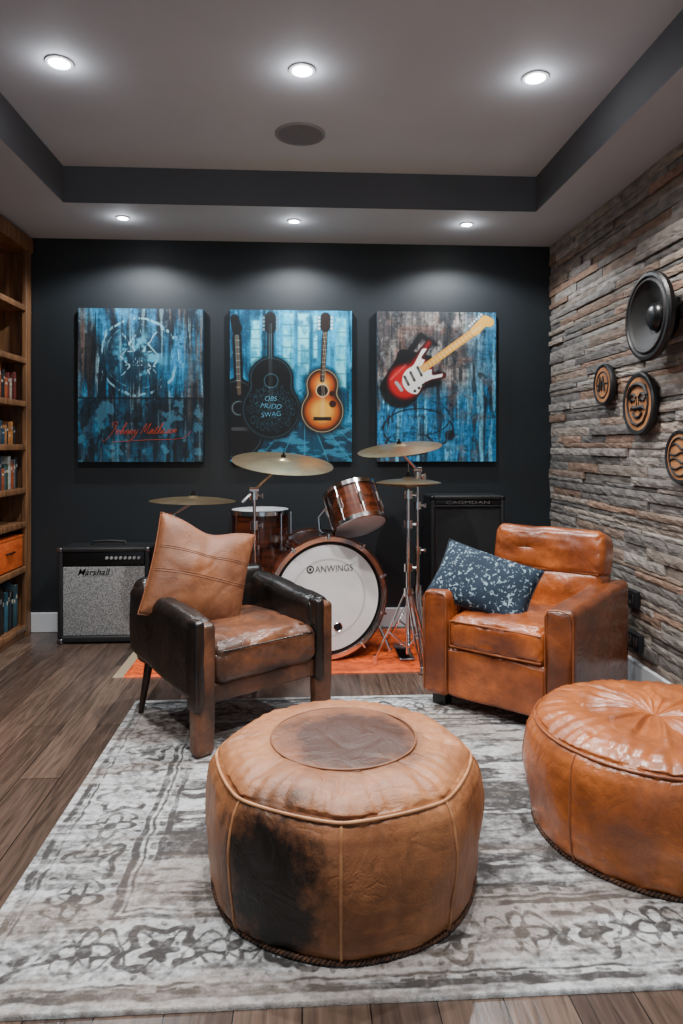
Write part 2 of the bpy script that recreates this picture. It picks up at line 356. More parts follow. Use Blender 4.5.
# ------------------------------------------------------------------ paintings
NX,NY=246,306
PW,PH=.82,1.02
x_=np.linspace(0,PW,NX); y_=np.linspace(0,PH,NY); X,Y=np.meshgrid(x_,y_)
def mix(a,b,t): return a*(1-t[...,None])+b*t[...,None]
def grunge(img,seed,amt=.5,spk=1.):
    g=fbm(X*70,Y*70,seed,4); s=fbm(X*90,Y*7,seed+9,4); s2=fbm(X*8,Y*90,seed+19,4)
    k=1+((g-.5)*1.1+(s-.5)*1.3+(s2-.5)*.6)*amt
    img=img*k[...,None]
    paint(img,ss(.68,.76,fbm(X*45,Y*30,seed+29))*.4*spk,C(190,205,208)); paint(img,ss(.65,.74,fbm(X*38,Y*26,seed+39))*.6*spk,C(10,14,18))
    return np.clip(img,0,1)
def p1():
    st=fbm(X*26,Y*2.2,1); big=fbm(X*3,Y*3,5); fine=fbm(X*60,Y*9,9)
    img=mix(C(12,28,40)*np.ones((NY,NX,3)),C(34,128,174),ss(.42,.62,st*.45+big*.55))
    paint(img,ss(.50,.66,fbm(X*34,Y*1.6,21))*ss(.38,.6,fbm(X*3,Y*2,22))*.8,C(118,88,74))
    paint(img,ss(.61,.72,fbm(X*40,Y*2.5,31))*.7,C(150,178,186))
    paint(img,ss(.60,.72,fbm(X*22,Y*1.3,41))*.85,C(10,15,20))
    up=ss(.42,.43,Y); br_=ss(.42,.58,fine)
    paint(img,up*ss(.72,.86,X)*ss(.38,.58,fbm(X*50,Y*3,71))*.85,C(100,78,68))
    paint(img,up*ss(.14,.0,X)*ss(.38,.58,fbm(X*50,Y*3,77))*.6,C(94,76,68))
    img=grunge(img,1000,.55,.7)
    wob=(fbm(X*8,Y*8,81)-.5)*.05; r=np.hypot(X-.40,(Y-.70))+wob
    paint(img,up*inside(r-.20,.08)*.35,C(20,80,110))
    paint(img,up*inside(np.abs(r-.255)-.007)*br_*.8,C(150,205,220))
    paint(img,up*inside(np.abs(r-.215)-.0025)*br_*.6,C(130,200,218))
    paint(img,up*inside(r-.16,.07)*ss(.44,.64,fbm(X*16,Y*16,51))*.8,C(100,200,230))
    Xw=X+wob; Yw=Y+(fbm(X*9,Y*9,83)-.5)*.05
    for (a,b_,c_,d_) in ((.28,.57,.52,.86),(.52,.57,.28,.86),(.40,.54,.40,.9),(.30,.64,.50,.64),(.32,.74,.48,.74),(.34,.58,.46,.80),(.46,.58,.34,.82),(.27,.70,.40,.88),(.53,.70,.40,.88),(.27,.70,.40,.54),(.53,.70,.40,.54)):
        paint(img,up*inside(caps(Xw,Yw,a,b_,c_,d_,.004))*br_*.85,C(180,218,228))
    lo_=1-up
    paint(img,lo_*.45,C(10,30,42)); g=fbm(X*14,Y*14,61); paint(img,lo_*ss(.55,.64,g)*.6,C(70,140,168))
    paint(img,lo_*ss(.55,.63,fbm(X*20,Y*10,66))*.7,C(10,18,24))
    paint(img,inside(np.abs(Y-.425)-.005)*.8,C(8,12,18))
    return np.clip(img,0,1)
def guitar_sdf(cx,cy,r1,r2,h):
    return smin(circ(X,Y,cx,cy,r1),circ(X,Y,cx,cy+h,r2),.05)
def p2():
    img=np.ones((NY,NX,3))*C(6,60,88)
    v=fbm(X*18,Y*1.5,101); b_=fbm(X*4,Y*4,105)
    img=mix(img,C(20,164,214),ss(.38,.60,v*.4+b_*.6))
    paint(img,ss(.57,.68,fbm(X*22,Y*1.2,111))*.8,C(6,26,38))
    img=grunge(img,1100,.4,.7)
    for (x0,x1,y0,y1) in ((.355,.425,.62,1.0),(.455,.53,.58,1.0),(.71,.78,.5,.97),(.14,.20,.64,.95),(.56,.585,.7,.99)):
        d=np.maximum(np.abs(X-(x0+x1)/2)-(x1-x0)/2,np.abs(Y-(y0+y1)/2)-(y1-y0)/2)
        paint(img,inside(d,.06)*.55,C(24,176,220)); paint(img,inside(d,.010)*(.3+.7*ss(.35,.62,fbm(X*24,Y*16,121))),C(120,232,250))
        for k in range(5): paint(img,inside(np.abs(Y-(y0+(y1-y0)*k/5))-.003)*inside(d)*.6,C(10,60,84))
    rd=1-ss(.22,.28,Y); paint(img,rd*.8,C(10,40,58))
    for k in range(-6,9):
        xx=.5+(k*.16)*(1-(Y/.4)); paint(img,rd*inside(np.abs(X-xx)-.003)*.6,C(90,190,220))
    paint(img,rd*ss(.5,.62,fbm(X*12,Y*40,131))*.7,C(60,150,185))
    blk=C(6,8,11)
    d=smin(smin(circ(X,Y,.045,.20,.19),circ(X,Y,.045,.42,.14),.06),caps(X,Y,.06,.5,.045,.84,.030),.02)
    paint(img,inside(d),blk); paint(img,inside(caps(X,Y,.062,.46,.045,.86,.013)),C(86,70,56)); paint(img,inside(smin(caps(X,Y,.045,.88,.03,.96,.030),circ(X,Y,.06,.90,.02),.02)),blk)
    for k in range(8): paint(img,inside(np.maximum(np.abs(Y-(.5+.045*k))-.0015,np.abs(X-.054)-.014)),C(190,184,170))
    paint(img,inside(np.abs(d+.02)-.003)*.6,C(80,120,135)); paint(img,inside(np.abs(circ(X,Y,.06,.36,.045))-.005)*.7,C(120,140,145)); paint(img,inside(caps(X,Y,.02,.22,.12,.22,.012)),C(60,64,66))
    d=smin(guitar_sdf(.275,.35,.20,.15,.21),caps(X,Y,.27,.6,.27,.9,.022),.01)
    paint(img,inside(d-.015,.015)*.5,C(4,14,20)); paint(img,inside(d),blk); paint(img,inside(np.abs(d+.014)-.003)*.6,C(60,110,130))
    for k in range(80):
        a=k*2.4; rr=.16*math.sqrt(k/80); q=np.abs(np.hypot((X-.275-rr*math.cos(a)),(Y-.36-rr*math.sin(a))*(1+.5*math.sin(k)))-.010-.004*math.sin(k*5))
        paint(img,inside(q-.0012)*.6,C(70,150,180))
    paint(img,inside(circ(X,Y,.275,.545,.042)),C(2,3,4)); paint(img,inside(np.abs(circ(X,Y,.275,.545,.046))-.003)*.6,C(90,150,170)); paint(img,inside(caps(X,Y,.27,.9,.27,.97,.038)),blk)
    for k in range(4):
        for s in(-1,1): paint(img,inside(circ(X,Y,.27+s*.046,.89+k*.026,.009)),C(110,130,140))
    for k in range(-2,3): paint(img,inside(caps(X,Y,.27+k*.006,.34,.27+k*.004,.93,.0008),.002)*.5,C(150,170,175))
    d=guitar_sdf(.62,.34,.145,.11,.18)
    paint(img,inside(caps(X,Y,.62,.55,.64,.9,.018)),C(30,18,12))
    paint(img,inside(d-.02,.02)*.6,C(4,10,14))
    paint(img,inside(d),C(16,8,4)); paint(img,inside(d+.024,.022),C(190,80,12)); paint(img,inside(d+.066,.032),C(246,180,62))
    paint(img,inside(np.abs(d+.006)-.003)*.8,C(220,200,160))
    paint(img,inside(circ(X,Y,.62,.48,.038)),C(24,12,6)); paint(img,inside(np.abs(circ(X,Y,.62,.48,.042))-.003),C(230,215,180)); paint(img,inside(np.maximum(np.abs(X-.62)-.06,np.abs(Y-.29)-.012)),C(30,20,14))
    paint(img,inside(smin(circ(X,Y,.69,.39,.024),circ(X,Y,.685,.46,.018),.02)),C(50,18,8))
    paint(img,inside(caps(X,Y,.62,.55,.64,.9,.016)),C(30,18,12))
    for k in range(12): paint(img,inside(np.maximum(np.abs(Y-(.56+.028*k))-.001,np.abs(X-(.62+.02*(k/12)))-.015)),C(170,160,140))
    for k in range(-2,3): paint(img,inside(caps(X,Y,.62+k*.006,.30,.64+k*.004,.93,.0008),.002)*.7,C(236,225,200))
    paint(img,inside(caps(X,Y,.64,.91,.642,.975,.034)),C(34,20,14))
    for k in range(4):
        for s in(-1,1): paint(img,inside(circ(X,Y,.641+s*.044,.9+k*.025,.009)),C(225,225,220))
    return img
def p3():
    b_=fbm(X*4,Y*4,201); f=fbm(X*30,Y*5,205)
    img=mix(np.ones((NY,NX,3))*C(70,66,67),C(140,132,126),ss(.35,.62,fbm(X*9,Y*7,208)))
    bl=np.clip(ss(.60,.35,Y)+ss(.55,.8,X)*.7,0,1)*ss(.3,.55,b_+.12)
    img=mix(img,C(22,110,158),bl)
    paint(img,ss(.54,.70,f)*.7,C(20,28,36)); paint(img,ss(.54,.68,fbm(X*36,Y*2,215))*.8*bl,C(112,190,220))
    paint(img,ss(.58,.7,fbm(X*12,Y*10,221))*.4,C(120,76,62))
    img=grunge(img,1200,.6,.8)
    for a in ((.05,.50,.18,.72,.035),(.18,.72,.34,.68,.045),(.30,.52,.42,.60,.02),(.12,.60,.30,.86,.02),(.30,.86,.40,.80,.015)):
        paint(img,inside(caps(X,Y,*a),.006),C(10,10,13))
    for (cx,cy,rx,ry,w_) in ((.28,.22,.24,.14,.004),(.30,.30,.20,.12,.003),(.22,.12,.16,.08,.004)):
        q=np.hypot((X-cx)/rx,(Y-cy)/ry)-1; paint(img,inside(np.abs(q*ry)-w_)*.9*ss(.3,.5,fbm(X*20,Y*20,231)),C(12,14,18))
    paint(img,inside(circ(X,Y,.50,.18,.035),.01)*.8,C(10,12,16))
    for k in range(7): paint(img,inside(caps(X,Y,.02+k*.11,.0,.1+k*.1,.32,.002))*.4,C(150,170,178))
    A=math.radians(36); ox,oy=.27,.60
    def UV(ox,oy): return (X-ox)*math.cos(A)+(Y-oy)*math.sin(A), -(X-ox)*math.sin(A)+(Y-oy)*math.cos(A)
    def mkf(U,V):
        cc=lambda x,y,r: np.hypot(U-x,V-y)-r
        def cp(a,b,c,d,r):
            dx,dy=c-a,d-b; t_=np.clip(((U-a)*dx+(V-b)*dy)/(dx*dx+dy*dy),0,1); return np.hypot(U-a-t_*dx,V-b-t_*dy)-r
        return cc,cp
    def bodyf(U,V):
        cc,cp=mkf(U,V)
        return smin(smin(cc(-.10,.0,.13),cc(.04,.0,.085),.06),smin(cp(.04,.07,.19,.118,.025),cp(.04,-.07,.14,-.115,.023),.02),.03)
    U2,V2=UV(ox-.035,oy-.05); paint(img,inside(bodyf(U2,V2),.012)*.9,C(6,6,8))
    U,V=UV(ox,oy); cc,cp=mkf(U,V); body=bodyf(U,V)
    paint(img,inside(body),C(56,4,8)); paint(img,inside(body+.02,.018),C(196,14,18))
    paint(img,inside(cp(-.17,.07,-.03,.09,.006),.008)*.5,C(240,150,140))
    pg=np.maximum(smin(smin(cc(-.03,-.035,.095),cp(.03,-.05,.11,-.085,.04),.03),cp(.02,.03,.13,.085,.026),.02),body+.012)
    paint(img,inside(pg),C(246,243,236))
    for k in(-.09,-.04,.02): paint(img,inside(cp(k,-.03,k+.010,.03,.009)),C(60,58,56))
    paint(img,inside(cp(-.15,-.03,-.15,.03,.012)),C(170,170,172))
    for k in range(3): paint(img,inside(cc(-.08+.035*k,-.09,.010)),C(40,38,36))
    paint(img,inside(np.maximum(np.abs(U-.27)-.23,np.abs(V)-.025)),C(238,168,58))
    for k in range(14): paint(img,inside(np.maximum(np.abs(U-(.10+.028*k))-.0012,np.abs(V)-.02)),C(120,80,40))
    paint(img,inside(smin(cp(.50,.0,.60,.020,.032),cc(.615,-.01,.032),.02)),C(242,180,74))
    for k in range(6): paint(img,inside(cc(.49+.022*k,.050+.003*k,.008)),C(225,225,225))
    for k in range(-2,3): paint(img,inside(cp(-.15,k*.007,.55,k*.004,.0008),.002)*.6,C(240,235,225))
    return img
M_canvas=mkattr('canvas_print',rough=.5,namt=.08,nscale=90,bump=.15,bscale=260)
M_cside=mk('canvas_edge',L(28,60,78),L(14,28,38),rough=.7,scale=20)
def painting(cx,img,label):
    t=thing('canvas_painting',label,'painting',(cx,YB-.001,1.636))
    bm=bmesh.new(); rbox(bm,(0,-.020,0),(PW,.040,PH),.003,2); fin(bm,'stretched_canvas',M_cside,t)
    me=grid_mesh('painted_surface',PW-.004,PH-.004,NX,NY,img); me.materials.append(M_canvas)
    obj_from(me,'painted_surface',t,None,(0,-.0412,0),(math.pi/2,0,0))
    return t
FR=Matrix.Rotation(math.pi/2,4,'X')
M_sig=mk('orange_paint',L(216,84,46),L(190,66,36),rough=.5,scale=30)
M_blt=mk('blue_ink',L(120,190,215),L(80,160,195),rough=.5,scale=30)
t=painting(-1.068,p1(),'blue and rust abstract canvas print with orange signature')
GL={'J':([(-.5,-.9),(-.2,-1.3),(.5,-.6),(.9,1.2),(1.0,2.6),(.4,2.7),(.2,2.2),(.9,1.9)],1.3),'o':([(.1,.5),(.3,1),(.05,.6),(.2,.05),(.5,.3),(.4,.95),(.7,.8)],.75),
'h':([(.1,.3),(.5,2.3),(.3,2.4),(.15,1),(.1,0),(.35,.9),(.55,.8),(.6,0)],.8),'n':([(.05,.9),(.1,0),(.3,.95),(.5,.8),(.5,0)],.7),'y':([(.1,.95),(.2,.15),(.5,.3),(.6,1),(.4,-.9),(.05,-1.1),(.1,-.6),(.7,.2)],.85),
'M':([(0,0),(.3,2.3),(.45,2.2),(.6,.4),(1.1,2.4),(1.2,2.2),(1.25,.1)],1.5),'a':([(.55,.9),(.2,1),(.0,.4),(.25,0),(.5,.9),(.6,0)],.75),'t':([(.05,.3),(.35,1.9),(.25,0),(.5,.1)],.6),'e':([(.0,.3),(.45,.7),(.25,1),(.0,.4),(.25,0),(.55,.2)],.65),'s':([(.05,.1),(.35,1),(.5,.4),(.3,0),(.1,.1),(.6,.1)],.65)}
def script(word,x0,z0,sc,par,sy=1.0):
    pts=[];x=0
    for ch in word:
        P_,adv=GL[ch]; pts+=[(x+a+.35*b,b) for a,b in P_]; x+=adv*1.1
    bm=bmesh.new(); q=smooth_pts([(x0+a*sc,-.0425,z0+b*sc*sy+.03*(a*sc)) for a,b in pts],4)
    tube(bm,q,.0012,5); fin(bm,'signature',M_sig,par)
    return x*sc
w_=script('Johnny',-.22,-.330,.036,t,.85); script('Mathesen',-.22+w_+.015,-.323,.034,t,.8)
bm=bmesh.new(); tube(bm,smooth_pts([(.33,-.0425,-.30),(.27,-.0425,-.352),(.05,-.0425,-.362),(-.18,-.0425,-.376)]),.0011,5)
fin(bm,'signature_stroke',M_sig,t)
t=painting(-.073,p2(),'bright blue canvas print of guitars with sunburst guitar')
text_mesh('OBS',.08,'lettering',M_blt,t,Matrix.Translation((-.135,-.0425,-.085))@FR,shear=.2,offset=-.014)
text_mesh('MUDD',.14,'lettering',M_blt,t,Matrix.Translation((-.135,-.0425,-.135))@Matrix.Rotation(.08,4,'Y')@FR,shear=.3,offset=-.014)
text_mesh('SWAG',.13,'lettering',M_blt,t,Matrix.Translation((-.135,-.0425,-.19))@Matrix.Rotation(-.08,4,'Y')@FR,shear=.1,offset=-.014)
painting(.915,p3(),'grey and blue canvas print of red electric guitar')

# ------------------------------------------------------------------ rugs
def rug_img(W,H,nx,ny,light,dark,tint,seed,strength=1.,fade=1.,sat=.28):
    X,Y=np.meshgrid(np.linspace(-W/2,W/2,nx),np.linspace(-H/2,H/2,ny))
    wx=(fbm(X*14,Y*14,seed+90,3)-.5)*.03; wy=(fbm(X*14,Y*14,seed+95,3)-.5)*.03
    X0,Y0=X,Y; X=X+wx; Y=Y+wy
    dx=W/2-np.abs(X); dy=H/2-np.abs(Y); d=np.minimum(dx,dy); s=np.where(dx<dy,Y,X)
    p=np.zeros_like(X)
    def add(m,a=1.): np.maximum(p,m*a,out=p)
    for c_,w_ in ((.036,.010),(.066,.004),(.30,.009),(.324,.004),(.368,.011)): add(inside(np.abs(d-c_)-w_),.9)
    add(inside(np.abs(d-.0525)-.005)*(np.sin(s*80)>0),.6)
    L_=.36; cx=np.mod(s+.18,L_)-L_/2; cy=d-.183; r=np.hypot(cx*.85,cy); a=np.arctan2(cy,cx*.85)
    inb=ss(.072,.082,d)*(1-ss(.285,.295,d))
    add(inb*inside(np.abs(r-(.074+.016*np.cos(5*a+1)))-.011),.85)
    add(inb*inside(r-(.034+.012*np.cos(5*a+.5))),.85)
    cx2=np.mod(s,L_)-L_/2; r2=np.hypot(cx2*1.0,cy); a2=np.arctan2(cy,cx2)
    add(inb*inside(np.abs(r2-(.052+.022*np.cos(4*a2)))-.010),.8); add(inb*inside(r2-.020),.8)
    add(inb*inside(np.abs(cy-.068*np.sin(2*np.pi*s/L_*2))-.008),.75)
    add(inb*inside(np.abs(cy+.06*np.sin(2*np.pi*s/L_*2+.6))-.005),.6)
    q3=np.sin(s*2*np.pi/L_*7)*np.sin(d*85); add(inb*ss(.6,.8,q3),.5)
    add(inside(np.abs(d-.346)-.009)*(np.sin(s*100)>0),.6)
    fm=ss(.375,.385,d)
    R=np.hypot(X/1.25,Y); A=np.arctan2(Y,X/1.25)
    add(fm*inside(np.abs(R-(.34+.04*np.cos(8*A)))-.014),.45); add(fm*inside(np.abs(R-(.22+.03*np.cos(8*A+.4)))-.012),.45)
    add(fm*inside(np.abs(R-(.12+.03*np.cos(6*A)))-.012),.4)
    q=np.abs(np.sin(X*19+2*np.sin(Y*8)))*np.abs(np.sin(Y*22+2*np.sin(X*7))); add(fm*ss(.58,.78,q),.35)
    q2=np.abs(np.sin(X*36+np.sin(Y*15)*2)*np.sin(Y*32+np.sin(X*13)*2)); add(fm*ss(.72,.9,q2),.42)
    X,Y=X0,Y0
    wear=ss(.33,.58,fbm(X*9,Y*16,seed))*.72+.28
    p=p*wear*strength
    streak=fbm(X*2.6,Y*50,seed+20); st2=fbm(X*1.8,Y*10,seed+30); blot=fbm(X*3.2,Y*3.6,seed+40)
    fd=(.22*fm+.06)+ss(.34,.60,st2*.5+blot*.5)*.62*(.25+.75*fm)+ss(.44,.68,streak)*.40
    p=np.clip(p+fd*.85*fade,0,1)
    p=p*(1-.85*ss(.55,.63,fbm(X*4,Y*18,seed+50))*(.4+.6*fm))
    sp=fbm(X*120,Y*120,seed+60,2); sp2=fbm(X*40,Y*70,seed+65,3); p=np.clip(p+(sp-.5)*.5+(sp2-.5)*.7,0,1)
    img=mix(np.ones((ny,nx,3))*light,dark,p)
    paint(img,ss(.46,.66,fbm(X*3,Y*8,seed+70))*sat,tint)
    return img
RW,RH=2.35,1.83
img=rug_img(RW,RH,900,700,C(182,185,187),C(54,52,52),C(116,98,86),300,1.,1.,.38)
me=grid_mesh('area_rug',RW,RH,900,700,img,drop=.0,z=.010)
me.materials.append(mkattr('rug_wool',rough=.85,namt=.15,nscale=180,bump=.5,bscale=260))
o=obj_from(me,'area_rug',None,'distressed grey and white oriental area rug on wooden floor',(.375,2.423,.0005)); o['category']='rug'
OW,OH=1.76,.86
img=rug_img(OW,OH,340,170,C(240,98,18),C(128,40,12),C(90,34,16),500,.6,.5)
img[:,:12]=C(190,170,140)*.8
me=grid_mesh('area_rug',OW,OH,340,170,img,drop=0.,z=.007)
me.materials.append(mkattr('orange_rug_wool',rough=.7,namt=.15,nscale=180,bump=.5,bscale=260))
o=obj_from(me,'area_rug',None,'bright orange patterned rug under the drum kit',(-.13,4.13,.0005)); o['category']='rug'

# ------------------------------------------------------------------ leather
M_tan=mk('tan_suede_leather',L(138,86,54),L(100,60,38),rough=.55,scale=5,bump=.18,bscale=50,vor=True,lo=.3,hi=.7,rvar=.08,mot=.2)
M_org=mk('cognac_glossy_leather',L(180,96,44),L(108,51,24),rough=.30,scale=4.5,bump=.24,bscale=50,vor=True,coat=.4,lo=.32,hi=.68,rvar=.1,mot=.28)
M_orgp=mk('mottled_cognac_leather',L(188,106,52),L(126,66,32),rough=.32,scale=4.5,bump=.22,bscale=50,vor=True,coat=.32,lo=.32,hi=.68,rvar=.1,mot=.25)
M_orgd=mk('dark_cognac_leather',L(130,70,38),L(72,37,22),rough=.32,scale=4,bump=.24,bscale=50,vor=True,coat=.35,rvar=.08,mot=.3)
M_brn=mk('worn_brown_leather',L(120,75,50),L(62,38,27),rough=.38,scale=6,bump=.28,bscale=50,vor=True,coat=.2,rvar=.1,mot=.35)
M_dark=mk('aged_black_leather',L(21,18,17),L(72,44,31),rough=.33,scale=3.5,bump=.28,bscale=50,vor=True,lo=.5,hi=.78,rvar=.1,mot=.3,coat=.15)
M_pipe=mk('tan_piping',L(192,138,96),L(160,108,70),rough=.5,scale=20)
M_piped=mk('brown_piping',L(140,90,58),L(104,64,40),rough=.5,scale=20)
M_pipeo=mk('cognac_piping',L(146,82,44),L(112,58,30),rough=.4,scale=20)
M_bark=mk('dark_walnut_leg',L(48,32,24),L(30,20,15),rough=.45,scale=10,stretch=(4,4,1))
M_rope=mk('dark_braid',L(100,66,46),L(46,32,24),rough=.8,scale=60)
def stained(name,base1,base2,patch,stain,R0,sc,sr):
    m=mk(name,base1,base2,rough=.46,scale=5,bump=.24,bscale=50,vor=True,lo=.3,hi=.7,mot=.25)
    nt=m.node_tree;N=nt.nodes;K=nt.links;b=N['Principled BSDF']
    src=b.inputs['Base Color'].links[0].from_socket
    tc=[n for n in N if n.type=='TEX_COORD'][0]
    nz=N.new('ShaderNodeTexNoise'); nz.inputs['Scale'].default_value=10; nz.inputs['Detail'].default_value=12; nz.inputs['Roughness'].default_value=.72; K.new(tc.outputs['Object'],nz.inputs['Vector'])
    def layer(center,radius,color,src,soft,nscale,scl=(1,1,1),mx=1.0):
        sub=N.new('ShaderNodeVectorMath'); sub.operation='SUBTRACT'; sub.inputs[1].default_value=center; K.new(tc.outputs['Object'],sub.inputs[0])
        mul=N.new('ShaderNodeVectorMath'); mul.operation='MULTIPLY'; mul.inputs[1].default_value=scl; K.new(sub.outputs[0],mul.inputs[0])
        ln=N.new('ShaderNodeVectorMath'); ln.operation='LENGTH'; K.new(mul.outputs[0],ln.inputs[0])
        ad=N.new('ShaderNodeMath'); ad.operation='MULTIPLY_ADD'; ad.inputs[1].default_value=nscale; K.new(nz.outputs['Fac'],ad.inputs[0]); K.new(ln.outputs['Value'],ad.inputs[2])
        mr=N.new('ShaderNodeMapRange'); mr.inputs[1].default_value=radius+nscale*.5+soft; mr.inputs[2].default_value=radius+nscale*.5-soft; mr.inputs[3].default_value=0; mr.inputs[4].default_value=mx
        K.new(ad.outputs[0],mr.inputs[0])
        mm=N.new('ShaderNodeMix'); mm.data_type='RGBA'; K.new(mr.outputs[0],mm.inputs['Factor']); K.new(src,mm.inputs[6]); mm.inputs[7].default_value=color
        return mm.outputs[2]
    s=layer((0,0,.36),R0,patch[0],src,.004,0.0,(1,1,.2))
    s=layer((.02,-.02,.36),R0-.02,patch[1],s,.05,.28,(1,1,.2),.94)
    s=layer(sc,sr+.05,L(84,50,33),s,.07,.30,(1,1,.6),.7)
    s=layer(sc,sr+.005,stain,s,.04,.34,(1,1,.58),.98)
    K.new(s,b.inputs['Base Color']); return m
M_pouf=stained('tan_patchwork_leather',L(182,122,80),L(138,86,53),(L(130,82,54),L(60,36,27)),L(18,14,13),.210,(-.215,-.33,.16),.12)
def pouf(name,label,loc,mat,pmat,R,H,n,phase,poly,gather,rz=0):
    t=thing(name,label,'ottoman',loc,rz)
    prof=[(.90,.006),(.935,.025),(.965,.07),(.99,.12),(1.0,.17),(.998,.21),(.985,.25),(.965,.285),(.935,.306),(.905,.318),(.88,.331),(.83,.347),(.76,.358),(.68,.364),(.60,.3665),(.55,.3665),(.51,.3645),(.44,.366),(.36,.369),(.28,.370),(.2,.371),(.12,.371),(.06,.370),(0,.369)]
    P=[]
    for i in range(len(prof)-1):
        for k in range(4):
            f=k/4; P.append((prof[i][0]*(1-f)+prof[i+1][0]*f,prof[i][1]*(1-f)+prof[i+1][1]*f))
    P.append(prof[-1])
    NT=256
    def rad(rf,z,a):
        u=((a-phase)%(2*math.pi/n))/(2*math.pi/n)
        pg=math.cos(math.pi/n)/math.cos((u-.5)*2*math.pi/n)
        wt=poly*(1-.25*abs(z-.20)/.2) if rf>.84 else poly*max(0,(rf-.55)/.30)
        if z<.1 and rf>.84: wt*=.35+.65*z/.1
        k=1+wt*(pg-1)
        puff=(abs(math.sin(math.pi*u))**.35-1)*.016
        pf=puff*(1 if rf>.5 else 0)*(min(1,.3+z/.1))
        return R*rf*k+(pf if z<.325 else pf*.3),puff,u
    def crease(x,y,z,s):
        rg=abs(noise.noise(Vector((x*s+loc[0]*3,y*s,z*s)))); return -max(0,.10-rg)
    bm=bmesh.new(); rings=[]
    for (rf,z) in P:
        z2=z*H/.37
        if rf<1e-4: rings.append([bm.verts.new((0,0,z2-(.02 if gather else 0)))]); continue
        ring=[]
        for i in range(NT):
            a=2*math.pi*i/NT; r,pu,u=rad(rf,z,a)
            ca,sa=math.cos(a),math.sin(a)
            zz=z2
            if z>.325:
                w=1-abs(rf-.72)/.2 if abs(rf-.72)<.2 else 0
                if rf>.53: zz+=pu*.9*w
                zz+=.0022*math.sin(46*a+5*noise.noise(Vector((ca*4,sa*4,rf*3+loc[0]))))*max(0,min(1,(rf-.6)/.2))
                zz+=noise.noise(Vector((r*ca*6,r*sa*6,loc[0])))*.007+noise.noise(Vector((r*ca*16,r*sa*16,loc[0])))*.0012
                zz+=crease(r*ca,r*sa,0,7)*.02
                if gather:
                    zz+=-.020*math.exp(-(rf/.14)**2)+.009*math.cos(13*a+6*noise.noise(Vector((ca*3,sa*3,rf*2))))*math.exp(-((rf-.36)/.26)**2)*(.6+.8*abs(noise.noise(Vector((ca*2,sa*2,5)))))
            else:
                r+=noise.noise(Vector((ca*3.5,sa*3.5,z*8+loc[0])))*.009
                r+=crease(ca*.5,sa*.5,z*1.4,7)*.014*min(1,max(0,(.31-z)/.05))
                r+=.0016*math.sin(60*a+5*noise.noise(Vector((ca*4,sa*4,1))))*max(0,(z-.22)/.1)
                r+=.0025*math.sin(z*120+8*noise.noise(Vector((ca*3,sa*3,z*6))))*max(0,1-z/.12)
            ring.append(bm.verts.new((r*ca,r*sa,zz)))
        rings.append(ring)
    for k in range(len(rings)-1):
        A=rings[k];B=rings[k+1]
        for i in range(NT):
            j=(i+1)%NT
            if len(B)==1: bm.faces.new((A[i],A[j],B[0]))
            else: bm.faces.new((A[i],A[j],B[j],B[i]))
    bm.faces.new(rings[0])
    fin(bm,'leather_cover',mat,t,sharp=None)
    bm=bmesh.new()
    tube(bm,[((rad(.908,.316,a)[0]+.003)*math.cos(a),(rad(.908,.316,a)[0]+.003)*math.sin(a),.318*H/.37) for a in [2*math.pi*i/200 for i in range(200)]],.0042,8,closed=True); fin(bm,'piping',pmat,t,label='raised leather piping around the top edge')
    for k in range(n):
        a=phase+k*2*math.pi/n; bm=bmesh.new(); pts=[]
        for (rf,z) in P[:37]:
            r=rad(rf,z,a)[0]+noise.noise(Vector((math.cos(a)*3.5,math.sin(a)*3.5,z*8+loc[0])))*.009
            pts.append(((r+.003)*math.cos(a),(r+.003)*math.sin(a),z*H/.37))
        tube(bm,pts,.0042,6); fin(bm,'seam_piping',pmat,t)
    if not gather:
        bm=bmesh.new(); tube(bm,[(x,y,z) for x,y,z in ring_pts(.210,.3655*H/.37+.001,96)],.0028,8,closed=True); fin(bm,'patch_piping',M_piped,t)
    bm=bmesh.new()
    for ph in (0,math.pi):
        pts=[]
        for i in range(720):
            a=2*math.pi*i/720; h=a*100+ph; rr=rad(.905,.01,a)[0]+.004+.0035*math.cos(h); pts.append((rr*math.cos(a),rr*math.sin(a),.008+.0035*math.sin(h)))
        tube(bm,pts,.004,6,closed=True)
    fin(bm,'braided_trim',M_rope,t,label='thin braided dark rope trim around the base')
    return t
pouf('leather_ottoman','tan panelled leather pouf with dark worn patch and round top panel',(.12,1.98,.0105),M_pouf,M_pipe,.415,.39,8,-math.pi/2-.075,.95,False)
pouf('leather_ottoman','glossy cognac leather pouf with gathered top and piped seams',(1.135,2.14,.0105),M_orgp,M_pipeo,.418,.38,8,-math.pi/2-.3,.35,True)

# ------------------------------------------------------------------ armchair (worn, dark arms)
def cushdef(b,seed,amp=.006,side=.0,cr=0.):
    def f(p,h):
        x=p.x/h[0]; y=p.y/h[1]; z=p.z/h[2]
        q=p.copy(); k=max(0,1-x*x)*max(0,1-y*y)
        q.z+= (b*k if p.z>0 else -b*.2*k)
        kk=max(0,1-z*z); q.x+=side*x*kk; q.y+=side*y*kk
        v=Vector((p.x*7+seed,p.y*7,p.z*7)); q.z+=amp*noise.noise(v)*(1 if p.z>0 else .3)
        q.y+=amp*.6*noise.noise(v+Vector((9,2,1))); q.x+=amp*.6*noise.noise(v+Vector((2,7,5)))
        if cr:
            rg=max(0,.11-abs(noise.noise(Vector((p.x*9+seed*2,p.y*9,p.z*9)))))
            q.z-=cr*rg*(1 if p.z>0 else 0); q.y+=cr*rg*(1 if p.y<0 else 0)
        return q
    return f
Z0=.0105
t=thing('armchair','low worn brown leather armchair with blackened arms','armchair',(-.325,3.14,Z0),math.radians(36.9))
W=.71;D=.63
